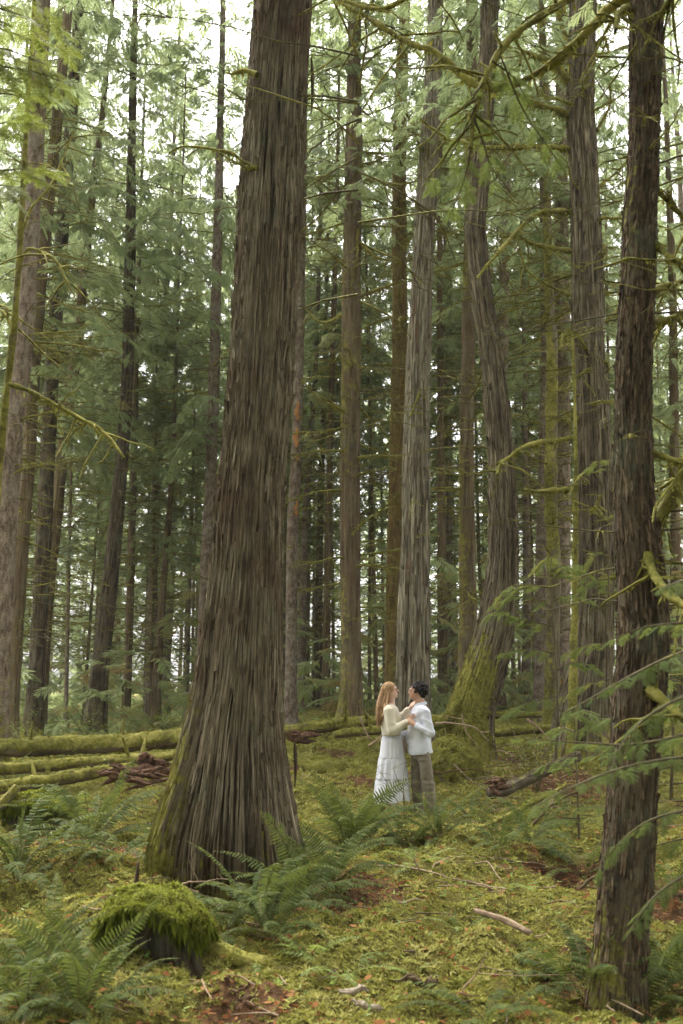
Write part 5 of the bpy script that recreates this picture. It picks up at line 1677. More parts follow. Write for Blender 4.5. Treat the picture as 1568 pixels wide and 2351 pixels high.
# fallen leaves, dead needles and fern bits
x, y = hdens(26000, 4.6, 17, 1.2)
keep = rngM.uniform(0, 1, len(x)) < .20 + .8 * litter_mask(x, y)
x, y = x[keep], y[keep]
n = len(x)
P = np.stack([x, y, H(x, y) + rngM.uniform(.005, .045, n)], 1)
a = rngM.uniform(0, 6.28, n)
d = np.stack([np.cos(a), np.sin(a), rngM.uniform(-.3, .4, n)], 1)
d /= np.linalg.norm(d, axis=1, keepdims=True)
sd = np.cross(d, np.stack([rngM.normal(0, .5, n), rngM.normal(0, .5, n), np.ones(n)], 1))
sd /= np.linalg.norm(sd, axis=1, keepdims=True)
l = rngM.uniform(.02, .075, n)
Q = blades(P, d, sd, l, l * rngM.uniform(.12, .36, n))
tag(obj('leaf_litter', mesh('leaf_litter', Q.reshape(-1, 3), np.arange(n * 4).reshape(-1, 4), M['deadfern'], attrs={'tint': np.repeat(rngM.uniform(0, 1, n), 4)}, smooth=False)), 'brown and orange dead leaves and needles scattered on the ground', 'leaf litter', kind='stuff')

M['herb'] = leaf_mat('herb_leaf', [(0.0, (0.07, 0.15, 0.04)), (0.6, (0.16, 0.24, 0.06)), (0.9, (0.36, 0.36, 0.09)), (1.0, (0.45, 0.25, 0.06))], .4, (.3, .4, .08))
# low herbs: whorls of three leaves on short stalks
n = 1900
x, y = hdens(n, 5.0, 14, 1.0)
w_ = np.exp(-((x - 1.1) / 1.1) ** 2 - ((y - 8.8) / 1.6) ** 2) + .22
keep = rngM.uniform(0, 1, n) < w_
x, y = x[keep], y[keep]
n = len(x)
P = np.stack([x, y, H(x, y) + rngM.uniform(.03, .09, n)], 1)
tu, tf, tt = tufts(P, np.tile([[0, 0, 1.]], (n, 1)) + 0 * P, rngM.uniform(.025, .06, n), rngM, rngM.uniform(0, 1, n), leaves=3)
tag(obj('ground_herbs', mesh('ground_herbs', tu, tf, M['herb'], attrs={'tint': np.clip(tt, 0, 1)}, smooth=False)), 'small three-leaved herbs dotted over the moss', 'ground cover', kind='stuff')

# ------------------------------------------------------------------ young conifers and overhanging boughs
def sapling(name, label, stem, r0, Y, boughs, mat, size, gap, seed, fine=True, dy=None, cat='sapling', tint0=.5, moss=.3):
    rng = np.random.RandomState(seed)
    S = smooth_path(np.array([at(u, v, Y) for u, v in stem]), 24)
    base = S[0].copy()
    t_ = thing(name, label, cat, base)
    V, F = tube(S - base, r0 * np.linspace(1, .3, 24), 10, .15, seed)
    obj('stem', mesh('stem', V, F, M['twig'], uv=np.stack([np.tile(np.arange(10) * .02, 24), np.repeat(np.linspace(0, 3, 24), 10)], 1), attrs={'moss': np.full(len(V), moss)}), t_)
    for k, poly in enumerate(boughs):
        yo = rng.uniform(-.5, .5) if dy is None else dy[k % len(dy)]
        P = smooth_path(np.array([at(u, v, Y + yo * q) for (u, v), q in zip(poly, np.linspace(0, 1, len(poly)))]), 14) - base
        mb = MB()
        bough(mb, P, rng, size * rng.uniform(.85, 1.15), gap, FSPRAYS if fine else SPRAYS, .010, tint0=tint0, moss=moss, t0=.2)
        obj('bough', mb.mesh('bough', [mat, M['twig']], smooth=False), t_)
    return t_


sapling('hemlock_sapling', 'young hemlock with bright green flat sprays before the broad cedar', [(1275, 1770), (1280, 1600), (1272, 1450), (1262, 1330), (1268, 1270)], .020, 12.6,
        [[(1272, 1400), (1230, 1375), (1180, 1370), (1135, 1385)], [(1265, 1350), (1225, 1345), (1175, 1345), (1140, 1372)], [(1268, 1330), (1300, 1305), (1345, 1310)], [(1266, 1310), (1290, 1300), (1330, 1295)], [(1272, 1440), (1200, 1420), (1140, 1405), (1105, 1425)],
         [(1270, 1380), (1310, 1365), (1350, 1375)], [(1276, 1500), (1210, 1490), (1150, 1500)], [(1278, 1540), (1320, 1520), (1370, 1530)], [(1278, 1600), (1220, 1610), (1160, 1640)], [(1280, 1630), (1330, 1640), (1380, 1670)], [(1268, 1270), (1255, 1285), (1235, 1300)]], M['needle_near'], .30, .12, 3, tint0=.68)
sapling('hemlock_sapling', 'thin young hemlock between the broad cedar and the near right trunk', [(1400, 1800), (1405, 1600), (1398, 1400), (1395, 1150)], .018, 13.5,
        [[(1402, 1480), (1350, 1480), (1300, 1500)], [(1398, 1380), (1430, 1350), (1440, 1330)], [(1396, 1280), (1370, 1270), (1350, 1290)], [(1396, 1200), (1420, 1180), (1440, 1190)], [(1400, 1560), (1350, 1570), (1290, 1600)], [(1396, 1080), (1380, 1060), (1355, 1070)], [(1402, 1640), (1360, 1660), (1300, 1690)], [(1396, 1330), (1350, 1335), (1330, 1350)]], M['needle_near'], .28, .13, 4, tint0=.6)
sapling('hemlock_sapling', 'young hemlock right behind the near right trunk', [(1540, 1850), (1545, 1650), (1535, 1450), (1540, 1300)], .018, 9.5,
        [[(1540, 1700), (1480, 1690), (1420, 1710)], [(1540, 1620), (1500, 1600), (1450, 1610)], [(1538, 1540), (1580, 1530), (1620, 1550)], [(1538, 1470), (1490, 1450), (1450, 1465)], [(1540, 1760), (1470, 1780), (1400, 1810)], [(1538, 1400), (1570, 1390), (1600, 1400)], [(1540, 1800), (1590, 1800), (1640, 1830)], [(1538, 1350), (1510, 1340), (1485, 1350)]], M['needle_near'], .26, .11, 14, tint0=.62)
sapling('hemlock_sapling', 'low young hemlock on the hummock left of the near right trunk', [(1330, 1930), (1325, 1800), (1320, 1700), (1318, 1620)], .014, 10.5,
        [[(1326, 1830), (1270, 1815), (1220, 1830)], [(1322, 1770), (1280, 1750), (1240, 1760)], [(1322, 1720), (1360, 1705), (1395, 1715)], [(1320, 1680), (1285, 1670), (1260, 1680)], [(1326, 1860), (1370, 1850), (1410, 1870)], [(1328, 1880), (1280, 1880), (1225, 1905)], [(1318, 1640), (1340, 1630), (1360, 1640)]], M['needle_near'], .24, .11, 15, tint0=.6)
sapling('cedar_sapling', 'drooping cedar sprays reaching in from the right edge, close and blurred', [(1690, 2300), (1680, 2000), (1660, 1600), (1640, 1250)], .030, 4.7,
        [[(1650, 1480), (1560, 1500), (1470, 1540), (1380, 1590), (1290, 1640)], [(1660, 1660), (1560, 1690), (1450, 1710), (1340, 1705), (1180, 1695)], [(1660, 1740), (1560, 1740), (1440, 1760), (1330, 1800), (1230, 1850)], [(1670, 1850), (1580, 1860), (1480, 1890), (1400, 1960), (1370, 2020)],
         [(1640, 1420), (1570, 1430), (1480, 1440), (1400, 1470)], [(1670, 1960), (1590, 2000), (1500, 2060), (1440, 2150)], [(1650, 1580), (1570, 1600), (1480, 1650), (1420, 1720), (1400, 1790)], [(1670, 2080), (1600, 2120), (1530, 2180)], [(1630, 1330), (1580, 1330), (1520, 1350)]], M['needle_near'], .125, .075, 5, dy=(-.4, .2, -.7, .1, .3, -.2), tint0=.36)
sapling('cedar_sapling', 'fine-leaved young cedar behind the near right trunk at the right edge', [(1620, 2050), (1615, 1800), (1600, 1550), (1590, 1350)], .022, 8.0,
        [[(1610, 1750), (1530, 1740), (1450, 1750), (1380, 1780)], [(1605, 1660), (1530, 1640), (1440, 1640), (1360, 1660)], [(1602, 1580), (1540, 1560), (1480, 1560), (1400, 1580)], [(1612, 1840), (1540, 1840), (1450, 1850), (1350, 1880)], [(1598, 1500), (1550, 1480), (1500, 1490)], [(1615, 1920), (1550, 1930), (1480, 1950)], [(1595, 1430), (1560, 1415), (1520, 1425)], [(1608, 1700), (1550, 1700), (1500, 1720), (1300, 1740)]], M['needle_near'], .20, .09, 16, tint0=.58)
sapling('hemlock_tree', 'golden-green hemlock boughs hanging in at the top left corner', [(-190, 2500), (-170, 1700), (-150, 800), (-120, 200), (-110, -200)], .07, 5.2,
        [[(-120, 40), (-20, 60), (70, 90), (170, 120)], [(-130, 130), (-10, 150), (80, 165), (150, 190)], [(-120, 215), (10, 215), (100, 232)], [(-120, 0), (0, 20), (60, 40), (120, 62)], [(-130, 300), (-20, 290), (60, 262)], [(-140, 400), (0, 392), (60, 388), (105, 395)], [(-110, -60), (0, -30), (100, 20)], [(-140, 90), (0, 110), (60, 130), (110, 150)], [(-140, 430), (-20, 425), (50, 430)]], M['needle_gold'], .26, .12, 6, cat='tree', tint0=.5)
# leafy boughs on the near right tree, hanging in front of the upper trunks
rng_ = np.random.RandomState(8)
for k, poly in enumerate([[(1082, 330), (1072, 390), (1052, 450), (1030, 500)], [(1088, 270), (1110, 330), (1128, 390), (1140, 430)], [(1095, 240), (1050, 330), (1010, 400), (985, 440)], [(1150, 130), (1200, 250), (1260, 340), (1300, 400)], [(1110, 190), (1060, 260), (1020, 300)], [(1130, 140), (1180, 180), (1215, 240)]]):
    P = smooth_path(np.array([at(u, v, NEAR.Y - .5 + .15 * q) for q, (u, v) in enumerate(poly)]), 14) - NEAR.base
    mb = MB()
    bough(mb, P, rng_, .17, .13, FSPRAYS, .007, tint0=.18, moss=.2)
    obj('bough', mb.mesh('bough', [M['needle_near'], M['twig']], smooth=False), NEAR.t)


# ------------------------------------------------------------------ leafy shrubs
def shrub(label, u, v, Y, h, w, n, seed, leaf=.03, mat='herb', stems=7, bare=False):
    rng = np.random.RandomState(seed)
    p = at(u, v, Y)
    p[2] = float(H0(p[0], p[1]))
    t_ = thing('huckleberry_shrub', label, 'shrub', p)
    tips = []
    for k in range(stems):
        a = rng.uniform(0, 6.28)
        l = rng.uniform(.6, 1.0)
        kk = np.linspace(0, 1, 9)
        P = np.stack([math.cos(a) * w * .5 * l * kk ** 1.4, math.sin(a) * w * .5 * l * kk ** 1.4, h * l * kk], 1) + np.cumsum(rng.normal(0, .012, (9, 3)), 0) * h
        V, F = tube(P, np.linspace(.007, .002, 9) * (1 if h < 1 else 1.6), 4)
        obj('stem', mesh('stem', V, F, M['twig'], attrs={'moss': np.full(len(V), .5)}), t_)
        for q in range(6):
            i = rng.randint(3, 9)
            d = rng.normal(0, 1, 3) * [1, 1, .5] * w * .22
            tips.append(np.stack([P[i] + d * f for f in np.linspace(0, 1, 5)]))
    mb = MB()
    for Q in tips:
        V, F = tube(Q, [.003, .0025, .002, .0015, .001], 3)
        mb.add(V, F, 1, tint=.3, moss=.6)
    tips = np.concatenate(tips)
    if n:
        c = tips[rng.randint(0, len(tips), n)] + rng.normal(0, .03, (n, 3)) * w
        d = rng.normal(0, 1, (n, 3)); d[:, 2] *= .3
        d /= np.linalg.norm(d, axis=1, keepdims=True)
        sd = np.cross(d, [0, 0, 1.]) + rng.normal(0, .2, (n, 3))
        l = leaf * rng.uniform(.7, 1.3, n)
        Q = blades(c, d, sd, l, l * .3)
        mb.add(Q.reshape(-1, 3), np.arange(n * 4).reshape(-1, 4), 0, tint=np.repeat(rng.uniform(0, .9, n), 4))
    tag(obj('foliage', mb.mesh('foliage', [M[mat], M['twig']], smooth=False), t_), kind='stuff')


shrub('leafy green shrub behind the long thick log, left side', 215, 1690, 18.5, 1.0, 1.5, 900, 1, .045)
shrub('sparse shrub behind the long thick log at the far left', 60, 1690, 19.5, .9, 1.2, 350, 2, .045)
shrub('yellowish leafy shrub behind the log, near the great cedar', 350, 1690, 21, .9, 1.4, 800, 3, .05)
shrub('little green sprout growing on the thinner mossy log', 272, 1745, 14.6, .45, .35, 60, 4, .04)
shrub('small leafy shrub growing by the thick log at mid-left', 150, 1740, 15.4, .5, .6, 160, 5, .035)
shrub('wispy green-stemmed huckleberry in front of the couple', 925, 1840, 12.6, .72, .75, 30, 6, .018, stems=4)
shrub('low green shrub behind the log right of the great cedar', 745, 1668, 19.5, .45, .9, 300, 7, .05)
shrub('leafy shrub in front of the broad cedar', 1230, 1640, 14.3, 1.0, 1.0, 380, 8, .035)
shrub('tall pale shrub far back between the couple and curved cedar', 1030, 1650, 24, 1.6, 1.6, 500, 9, .06)
# ------------------------------------------------------------------ the couple: bodies and clothes as smooth closed surfaces
class Field:
    """a signed-distance grid that rounded cones and ellipsoids are blended into"""

    def __init__(s, lo, hi, h):
        s.lo, s.h = np.array(lo, float), h
        s.n = np.ceil((np.array(hi) - s.lo) / h).astype(int) + 1
        s.f = np.full(s.n, 9.0, np.float32)

    def _box(s, lo, hi):
        a = np.clip(np.floor((np.array(lo) - s.lo) / s.h).astype(int), 0, s.n - 1)
        b = np.clip(np.ceil((np.array(hi) - s.lo) / s.h).astype(int) + 1, 1, s.n)
        if np.any(b <= a):
            return None, None
        g = np.meshgrid(*[s.lo[i] + s.h * np.arange(a[i], b[i]) for i in range(3)], indexing='ij')
        return tuple(slice(a[i], b[i]) for i in range(3)), g

    def put(s, sl, d, k, cut=False):
        f = s.f[sl]
        if cut:
            s.f[sl] = np.maximum(f, -d)
            return
        hh = np.clip(.5 + .5 * (f - d) / k, 0, 1)
        s.f[sl] = np.where(f > 5, d, f * (1 - hh) + d * hh - k * hh * (1 - hh))

    def cone(s, a, b, ra, rb, k=.02):
        a, b = np.array(a, float), np.array(b, float)
        m = max(ra, rb) + k + .03
        sl, g = s._box(np.minimum(a, b) - m, np.maximum(a, b) + m)
        if sl is None:
            return s
        ba = b - a
        t = np.clip(sum((g[i] - a[i]) * ba[i] for i in range(3)) / (ba @ ba + 1e-9), 0, 1)
        d = np.sqrt(sum((g[i] - a[i] - t * ba[i]) ** 2 for i in range(3))) - (ra + (rb - ra) * t)
        s.put(sl, d, k)
        return s

    def ell(s, c, r, k=.02, ry=0.0, cut=False):
        """ellipsoid; ry tilts it about the Y axis (radians)"""
        c, r = np.array(c, float), np.array(r, float)
        m = r.max() + k + .03
        sl, g = s._box(c - m, c + m)
        if sl is None:
            return s
        x, y, z = g[0] - c[0], g[1] - c[1], g[2] - c[2]
        if ry:
            cc, ss = math.cos(ry), math.sin(ry)
            x, z = x * cc - z * ss, x * ss + z * cc
        k0 = np.sqrt((x / r[0]) ** 2 + (y / r[1]) ** 2 + (z / r[2]) ** 2)
        k1 = np.sqrt((x / r[0] ** 2) ** 2 + (y / r[1] ** 2) ** 2 + (z / r[2] ** 2) ** 2) + 1e-9
        s.put(sl, k0 * (k0 - 1) / k1, k, cut)
        return s

    def plane(s, p, n):
        """keep the side that n points away from"""
        n = np.array(n, float)
        n /= np.linalg.norm(n)
        g = [s.lo[i] + s.h * np.arange(s.n[i]) for i in range(3)]
        d = (g[0] - p[0])[:, None, None] * n[0] + (g[1] - p[1])[None, :, None] * n[1] + (g[2] - p[2])[None, None, :] * n[2]
        s.f = np.maximum(s.f, d)
        return s

    def surface(s):
        f = s.f
        nx, ny, nz = f.shape
        acc = np.zeros((nx - 1, ny - 1, nz - 1, 3))
        cnt = np.zeros((nx - 1, ny - 1, nz - 1))
        C = {}
        for i in (0, 1):
            for j in (0, 1):
                for k in (0, 1):
                    C[i, j, k] = f[i:nx - 1 + i, j:ny - 1 + j, k:nz - 1 + k]
        for ax in range(3):
            for p in (0, 1):
                for q in (0, 1):
                    a = [0, 0, 0]
                    o = [x for x in range(3) if x != ax]
                    a[o[0]], a[o[1]] = p, q
                    b = list(a)
                    b[ax] = 1
                    fa, fb = C[tuple(a)], C[tuple(b)]
                    m = (fa < 0) != (fb < 0)
                    t = np.where(m, fa / (fa - fb + 1e-12), 0)
                    for c in range(3):
                        acc[..., c] += m * ((t if c == ax else a[c]))
                    cnt += m
        act = cnt > 0
        idx = np.full(act.shape, -1)
        idx[act] = np.arange(act.sum())
        ii = np.argwhere(act)
        V = s.lo + s.h * (ii + acc[act] / cnt[act][:, None])
        F = []
        for ax in range(3):
            sl0, sl1 = [slice(None)] * 3, [slice(None)] * 3
            sl0[ax], sl1[ax] = slice(0, -1), slice(1, None)
            fa, fb = f[tuple(sl0)], f[tuple(sl1)]
            m = np.argwhere((fa < 0) != (fb < 0))
            o = [(ax + 1) % 3, (ax + 2) % 3]
            m = m[np.all([(m[:, o[0]] > 0), (m[:, o[1]] > 0), (m[:, o[0]] < f.shape[o[0]] - 1), (m[:, o[1]] < f.shape[o[1]] - 1)], axis=0)]
            sg = f[tuple(m.T)] < 0
            q = []
            for d0, d1 in ((0, 0), (1, 0), (1, 1), (0, 1)):
                c = m.copy()
                c[:, o[0]] -= d0
                c[:, o[1]] -= d1
                q.append(idx[tuple(c.T)])
            q = np.stack(q, 1)
            q[~sg] = q[~sg][:, ::-1]
            F.append(q)
        F = np.concatenate(F)
        return V, F[np.all(F >= 0, 1)]


def vnormals(V, F):
    n = np.cross(V[F[:, 2]] - V[F[:, 0]], V[F[:, 3]] - V[F[:, 1]])
    N_ = np.zeros_like(V)
    for c in range(4):
        np.add.at(N_, F[:, c], n)
    return N_ / (np.linalg.norm(N_, axis=1, keepdims=True) + 1e-12)


def relax(V, F, it=2, w=.5):
    for _ in range(it):
        S = np.zeros_like(V)
        c = np.zeros(len(V))
        for a, b in ((0, 1), (1, 2), (2, 3), (3, 0)):
            np.add.at(S, F[:, a], V[F[:, b]])
            np.add.at(S, F[:, b], V[F[:, a]])
            np.add.at(c, F[:, a], 1)
            np.add.at(c, F[:, b], 1)
        V = V * (1 - w) + w * S / np.maximum(c, 1)[:, None]
    return V


def hand(F, wrist, palm, d, up, r=.0085, curl=.9, side=1, scale=1.0):
    """palm and five bent fingers; d points along the fingers, up out of the back of the hand"""
    wrist, palm = np.array(wrist, float), np.array(palm, float)
    d = np.array(d, float); d /= np.linalg.norm(d)
    up = np.array(up, float); up -= d * (up @ d); up /= np.linalg.norm(up)
    s_ = np.cross(d, up) * side
    F.cone(wrist, palm - d * .02, .026 * scale, .026 * scale, .02)
    for q in (-.024, -.008, .008, .024):
        F.cone(palm - d * .03 + s_ * q, palm + d * .022 + s_ * q, .015 * scale, .012 * scale, .012)
    for q, l in ((-.027, .066), (-.009, .078), (.009, .084), (.027, .076)):
        p0 = palm + d * .028 + s_ * q
        a1 = curl * .55
        d1 = d * math.cos(a1) - up * math.sin(a1)
        a2 = curl * 1.45
        d2 = d * math.cos(a2) - up * math.sin(a2)
        a3 = curl * 2.1
        d3 = d * math.cos(a3) - up * math.sin(a3)
        p1 = p0 + d1 * l * .45
        p2 = p1 + d2 * l * .32
        p3 = p2 + d3 * l * .24
        F.cone(p0, p1, r, r * .95, .004).cone(p1, p2, r * .95, r * .88, .003).cone(p2, p3, r * .88, r * .75, .003)
    t0 = palm - d * .025 + s_ * .028
    t1 = t0 + (d * .6 + s_ * .7 - up * .35) * .036
    t2 = t1 + (d * .9 + s_ * .05 - up * .4) * .030
    F.cone(t0, t1, .013 * scale, .010, .008).cone(t1, t2, .010, .0085, .003)


def cloth_mat(name, c1, c2, weave=260, rough=.9, sheen=.2, bump=.15, trans=0.0):
    n = N(name, rough, .2)
    oc = n.coord('Object')
    f = n.noise(oc, 9, 3)
    n.color(n.ramp(f, [(.35, c1), (.65, c2)]))
    n.b.inputs['Sheen Weight'].default_value = sheen
    n.bump(n.noise(oc, weave, 2), bump, .004)
    if trans:
        n.translucent(c2, trans)
    return n.m


_n = N('skin', .5, .35)
_n.color(_n.attr('col', 'Color'))
_n.b.inputs['Subsurface Weight'].default_value = .12
_n.b.inputs['Subsurface Radius'].default_value = (.012, .005, .003)
M['skin'] = _n.m
M['shirt'] = cloth_mat('white_cotton_shirt', (.56, .57, .64), (.64, .65, .71), 300)
M['skirt'] = cloth_mat('white_cotton_skirt', (.62, .62, .68), (.70, .70, .74), 300, trans=.15)
M['sweater'] = cloth_mat('cream_wool', (.50, .44, .33), (.60, .54, .42), 120, .95, .5, .5)
M['trousers'] = cloth_mat('olive_brown_twill', (.155, .128, .090), (.215, .180, .130), 240)
M['leather'] = cloth_mat('brown_leather', (.16, .070, .028), (.27, .13, .055), 60, .55, 0)
M['eye'] = plain_mat('eye_dark', (.02, .014, .01), (.05, .035, .025), 20, .2, 0, .5)
M['frame'] = plain_mat('glasses_metal', (.25, .2, .14), (.35, .3, .22), 20, .3, 0, .6)


def hair_mat(name, a, b, c):
    n = N(name, .6, .2)
    t = n.attr('tint')
    n.color(n.ramp(t, [(0, a), (.5, b), (1, c)]))
    return n.m


M['hair_dark'] = hair_mat('hair_black', (.006, .005, .005), (.014, .011, .009), (.035, .027, .022))
M['hair_red'] = hair_mat('hair_auburn', (.17, .090, .040), (.32, .188, .088), (.50, .335, .185))


def face_color(V, ctr, skin, lip, brow, mouth, eye_z, brow_p, stub=None, cheek=None):
    col = np.tile(np.array(skin), (len(V), 1))
    col = col * (1 + .07 * vnoise(V[:, 0] * 40, V[:, 1] * 40, V[:, 2] * 40, 3))[:, None]

    def blend(c, w):
        return col * (1 - w[:, None]) + np.array(c) * w[:, None]
    if cheek is not None:
        for sy in (-1, 1):
            w = .5 * np.exp(-(((V - np.array([cheek[0], sy * .05, cheek[2]])) / .028) ** 2).sum(1))
            col = blend([skin[0] * 1.0, skin[1] * .72, skin[2] * .70], w)
    if stub is not None:
        w = .55 * np.exp(-(((V - np.array(stub)) / [.03, .05, .03]) ** 2).sum(1))
        col = blend([skin[0] * .45, skin[1] * .42, skin[2] * .42], w)
    w = np.exp(-((((V - np.array(mouth)) / [.022, .024, .0085]) ** 2).sum(1)) ** 2)
    col = blend(lip, w * .9)
    for sy in (-1, 1):
        w = np.exp(-((((V - np.array([brow_p[0], sy * .034, brow_p[1]])) / [.03, .022, .0065]) ** 2).sum(1)) ** 2)
        col = blend(brow, w * .85)
    return col


def person(label, loc, rz=0.0):
    p = thing('person', label, 'person', loc)
    return p


def add_part(name, V, F, mat, parent, attrs=None, smooth=True):
    return obj(name, mesh(name, V, F[:, ::-1] if False else F, mat, attrs=attrs, smooth=smooth), parent)


def wrinkle(V, F, amp, sc, seed, stretch=(1, 1, 1)):
    n = vnormals(V, F)
    a = np.array(stretch)
    w1 = 1 - np.abs(vnoise(V[:, 0] / sc * a[0], V[:, 1] / sc * a[1], V[:, 2] / sc * a[2], seed)) * 2
    w2 = vnoise(V[:, 0] / sc * 2.3 * a[0], V[:, 1] / sc * 2.3 * a[1], V[:, 2] / sc * 2.3 * a[2], seed + 1)
    return V + n * (amp * (.7 * w1 + .45 * w2))[:, None]


# ---------------------------------------------------------------- the man
MY = 13.70
_g = at(977, 1868, MY)
MAN_LOC = np.array([_g[0], MY, float(H0(_g[0], MY)) + .01])
man = person('dark-haired man in white shirt and olive trousers holding the woman by hand and waist', MAN_LOC)
B = Field((-.50, -.36, -.01), (.26, .34, 1.83), .0068)
B.ell((-.085, 0, 1.685), (.098, .078, .094), .02).ell((-.128, 0, 1.632), (.062, .058, .062), .03).cone((-.166, -.012, 1.592), (-.166, .012, 1.592), .022, .022, .02)
B.ell((-.166, 0, 1.702), (.026, .055, .020), .02).cone((-.184, 0, 1.688), (-.203, 0, 1.658), .0095, .0135, .012).ell((-.192, 0, 1.654), (.012, .019, .009), .008)
B.ell((-.181, 0, 1.626), (.014, .024, .007), .008).ell((-.180, 0, 1.614), (.014, .021, .007), .008)
for sy in (-1, 1):
    B.ell((-.075, sy * .079, 1.650), (.020, .009, .033), .006, .25)
    B.ell((-.182, sy * .034, 1.680), (.012, .015, .011), .001, cut=True)
B.cone((-.068, 0, 1.615), (-.035, 0, 1.46), .060, .070, .03)
B.ell((-.05, 0, 1.27), (.128, .170, .23), .04).ell((-.065, 0, 1.08), (.120, .140, .2), .05).ell((-.055, 0, .89), (.105, .130, .12), .04)
B.cone((-.028, -.15, 1.42), (-.028, .15, 1.42), .062, .062, .05)
B.cone((0, -.195, 1.405), (.062, -.235, 1.137), .055, .043, .03).cone((.062, -.235, 1.137), (-.140, -.195, 1.240), .042, .028, .02)
B.cone((-.02, .19, 1.405), (-.10, .25, 1.135), .055, .043, .03).cone((-.10, .25, 1.135), (-.33, .17, 1.095), .042, .028, .02)
hand(B, (-.140, -.195, 1.240), (-.192, -.180, 1.283), (-.62, .10, .60), (.1, -1, .25), curl=.95, side=-1)
hand(B, (-.33, .17, 1.095), (-.395, .165, 1.09), (-1, -.35, 0), (0, 1, .3), curl=.35, side=1)
for y0, hx, kx, ax in ((-.095, -.025, .030, .112), (.085, -.085, -.104, -.078)):
    B.cone((hx, y0, .82), (kx, y0, .45), .072, .056, .03).cone((kx, y0, .45), (ax, y0, .09), .058, .038, .03)
    B.cone((ax + .02, y0, .05), (ax - .09, y0 - .10, .035), .036, .030, .02)
V, F = B.surface()
V = relax(V, F, 1)
col = face_color(V, None, (.50, .29, .19), (.40, .17, .13), (.03, .02, .015), (-.193, 0, 1.620), 1.68, (-.178, 1.706), stub=(-.178, 0, 1.605), cheek=(-.15, 0, 1.645))
add_part('body', V, F, M['skin'], man, {'col': col})
for sy in (-1, 1):
    E = Field((-.19, sy * .034 - .016, 1.664), (-.15, sy * .034 + .016, 1.698), .003)
    E.ell((-.1735, sy * .034, 1.681), (.010, .0105, .0095), .002)
    v, f = E.surface()
    add_part('eye', v, f, M['eye'], man)
# glasses: two round rims, bridge and temples
mb = MB()
for sy in (-1, 1):
    a = np.linspace(0, 2 * math.pi, 25)
    V_, F_ = tube(np.stack([-.196 + .008 * np.cos(a) ** 2, sy * .035 + .024 * np.cos(a), 1.680 + .020 * np.sin(a)], 1), .0017, 5)
    mb.add(V_, F_)
    V_, F_ = tube([[-.190, sy * .059, 1.684], [-.14, sy * .079, 1.680], [-.085, sy * .084, 1.672], [-.07, sy * .083, 1.655]], .0018, 5)
    mb.add(V_, F_)
V_, F_ = tube([[-.197, -.012, 1.684], [-.203, 0, 1.687], [-.197, .012, 1.684]], .0017, 5)
mb.add(V_, F_)
obj('glasses', mb.mesh('glasses', M['frame']), man)
# curly hair: a cap of tight ringlets
Hh = Field((-.22, -.14, 1.54), (.09, .14, 1.85), .006)
rngH = np.random.RandomState(12)
Hh.ell((-.062, 0, 1.712), (.098, .094, .094), .01).ell((-.030, 0, 1.648), (.062, .080, .075), .02)
for k in range(210):
    th_, ph_ = rngH.uniform(0, 6.28), math.acos(rngH.uniform(-.75, 1))
    d_ = np.array([math.sin(ph_) * math.cos(th_), math.sin(ph_) * math.sin(th_), math.cos(ph_)])
    c_ = np.array([-.058, 0, 1.700]) + d_ * [.104, .098, .098]
    if c_[0] < -.115 and c_[2] < 1.715:
        continue
    if c_[2] < 1.60 or (c_[2] < 1.66 and c_[0] < -.075):
        continue
    Hh.ell(c_ + rngH.normal(0, .006, 3), rngH.uniform(.013, .023, 3), .004)
Hh.ell((-.175, 0, 1.655), (.075, .075, .070), .001, cut=True)
V, F = Hh.surface()
V = V + vnormals(V, F) * (.004 * vnoise(V[:, 0] / .010, V[:, 1] / .010, V[:, 2] / .010, 5))[:, None]
mb = MB()
mb.add(V, F, tint=np.clip(.4 + .5 * vnoise(V[:, 0] / .02, V[:, 1] / .02, V[:, 2] / .02, 8), 0, 1))
for k in range(260):
    th_, ph_ = rngH.uniform(0, 6.28), math.acos(rngH.uniform(-.6, 1))
    d_ = np.array([math.sin(ph_) * math.cos(th_), math.sin(ph_) * math.sin(th_), math.cos(ph_)])
    c_ = np.array([-.055, 0, 1.700]) + d_ * [.110, .106, .108]
    if (c_[0] < -.125 and c_[2] < 1.74) or c_[2] < 1.61 or (c_[2] < 1.67 and c_[0] < -.07):
        continue
    q = np.linspace(0, rngH.uniform(4, 8), 14)
    e1 = np.cross(d_, rngH.normal(0, 1, 3)); e1 /= np.linalg.norm(e1)
    e2 = np.cross(d_, e1)
    rr_ = rngH.uniform(.007, .013)
    Pq = c_ + e1 * (np.cos(q) * rr_)[:, None] + e2 * (np.sin(q) * rr_)[:, None] + d_ * (.0035 * q - .004)[:, None]
    V_, F_ = tube(Pq, .0026, 4)
    mb.add(V_, F_, tint=rngH.uniform(.2, 1))
obj('hair', mb.mesh('hair', M['hair_dark']), man)
# shirt
S_ = Field((-.36, -.33, .80), (.22, .33, 1.56), .0065)
S_.ell((-.05, 0, 1.275), (.146, .186, .24), .04).ell((-.075, 0, 1.08), (.154, .168, .22), .06).ell((-.055, 0, .89), (.160, .184, .20), .06)
S_.cone((-.028, -.155, 1.418), (-.028, .155, 1.418), .076, .076, .05)
S_.cone((0, -.197, 1.400), (.064, -.238, 1.136), .066, .055, .03).cone((.064, -.238, 1.136), (-.118, -.200, 1.228), .054, .041, .02)
S_.cone((-.02, .195, 1.402), (-.10, .255, 1.132), .073, .062, .03).cone((-.10, .255, 1.132), (-.30, .18, 1.098), .058, .042, .02)
S_.plane((-.05, 0, .855), (.10, 0, -1))
S_.ell((-.065, 0, 1.56), (.075, .072, .085), .001, cut=True)
V, F = S_.surface()
V = relax(V, F, 1)
q_ = V[:, 2] + .55 * V[:, 0] + .4 * V[:, 1]
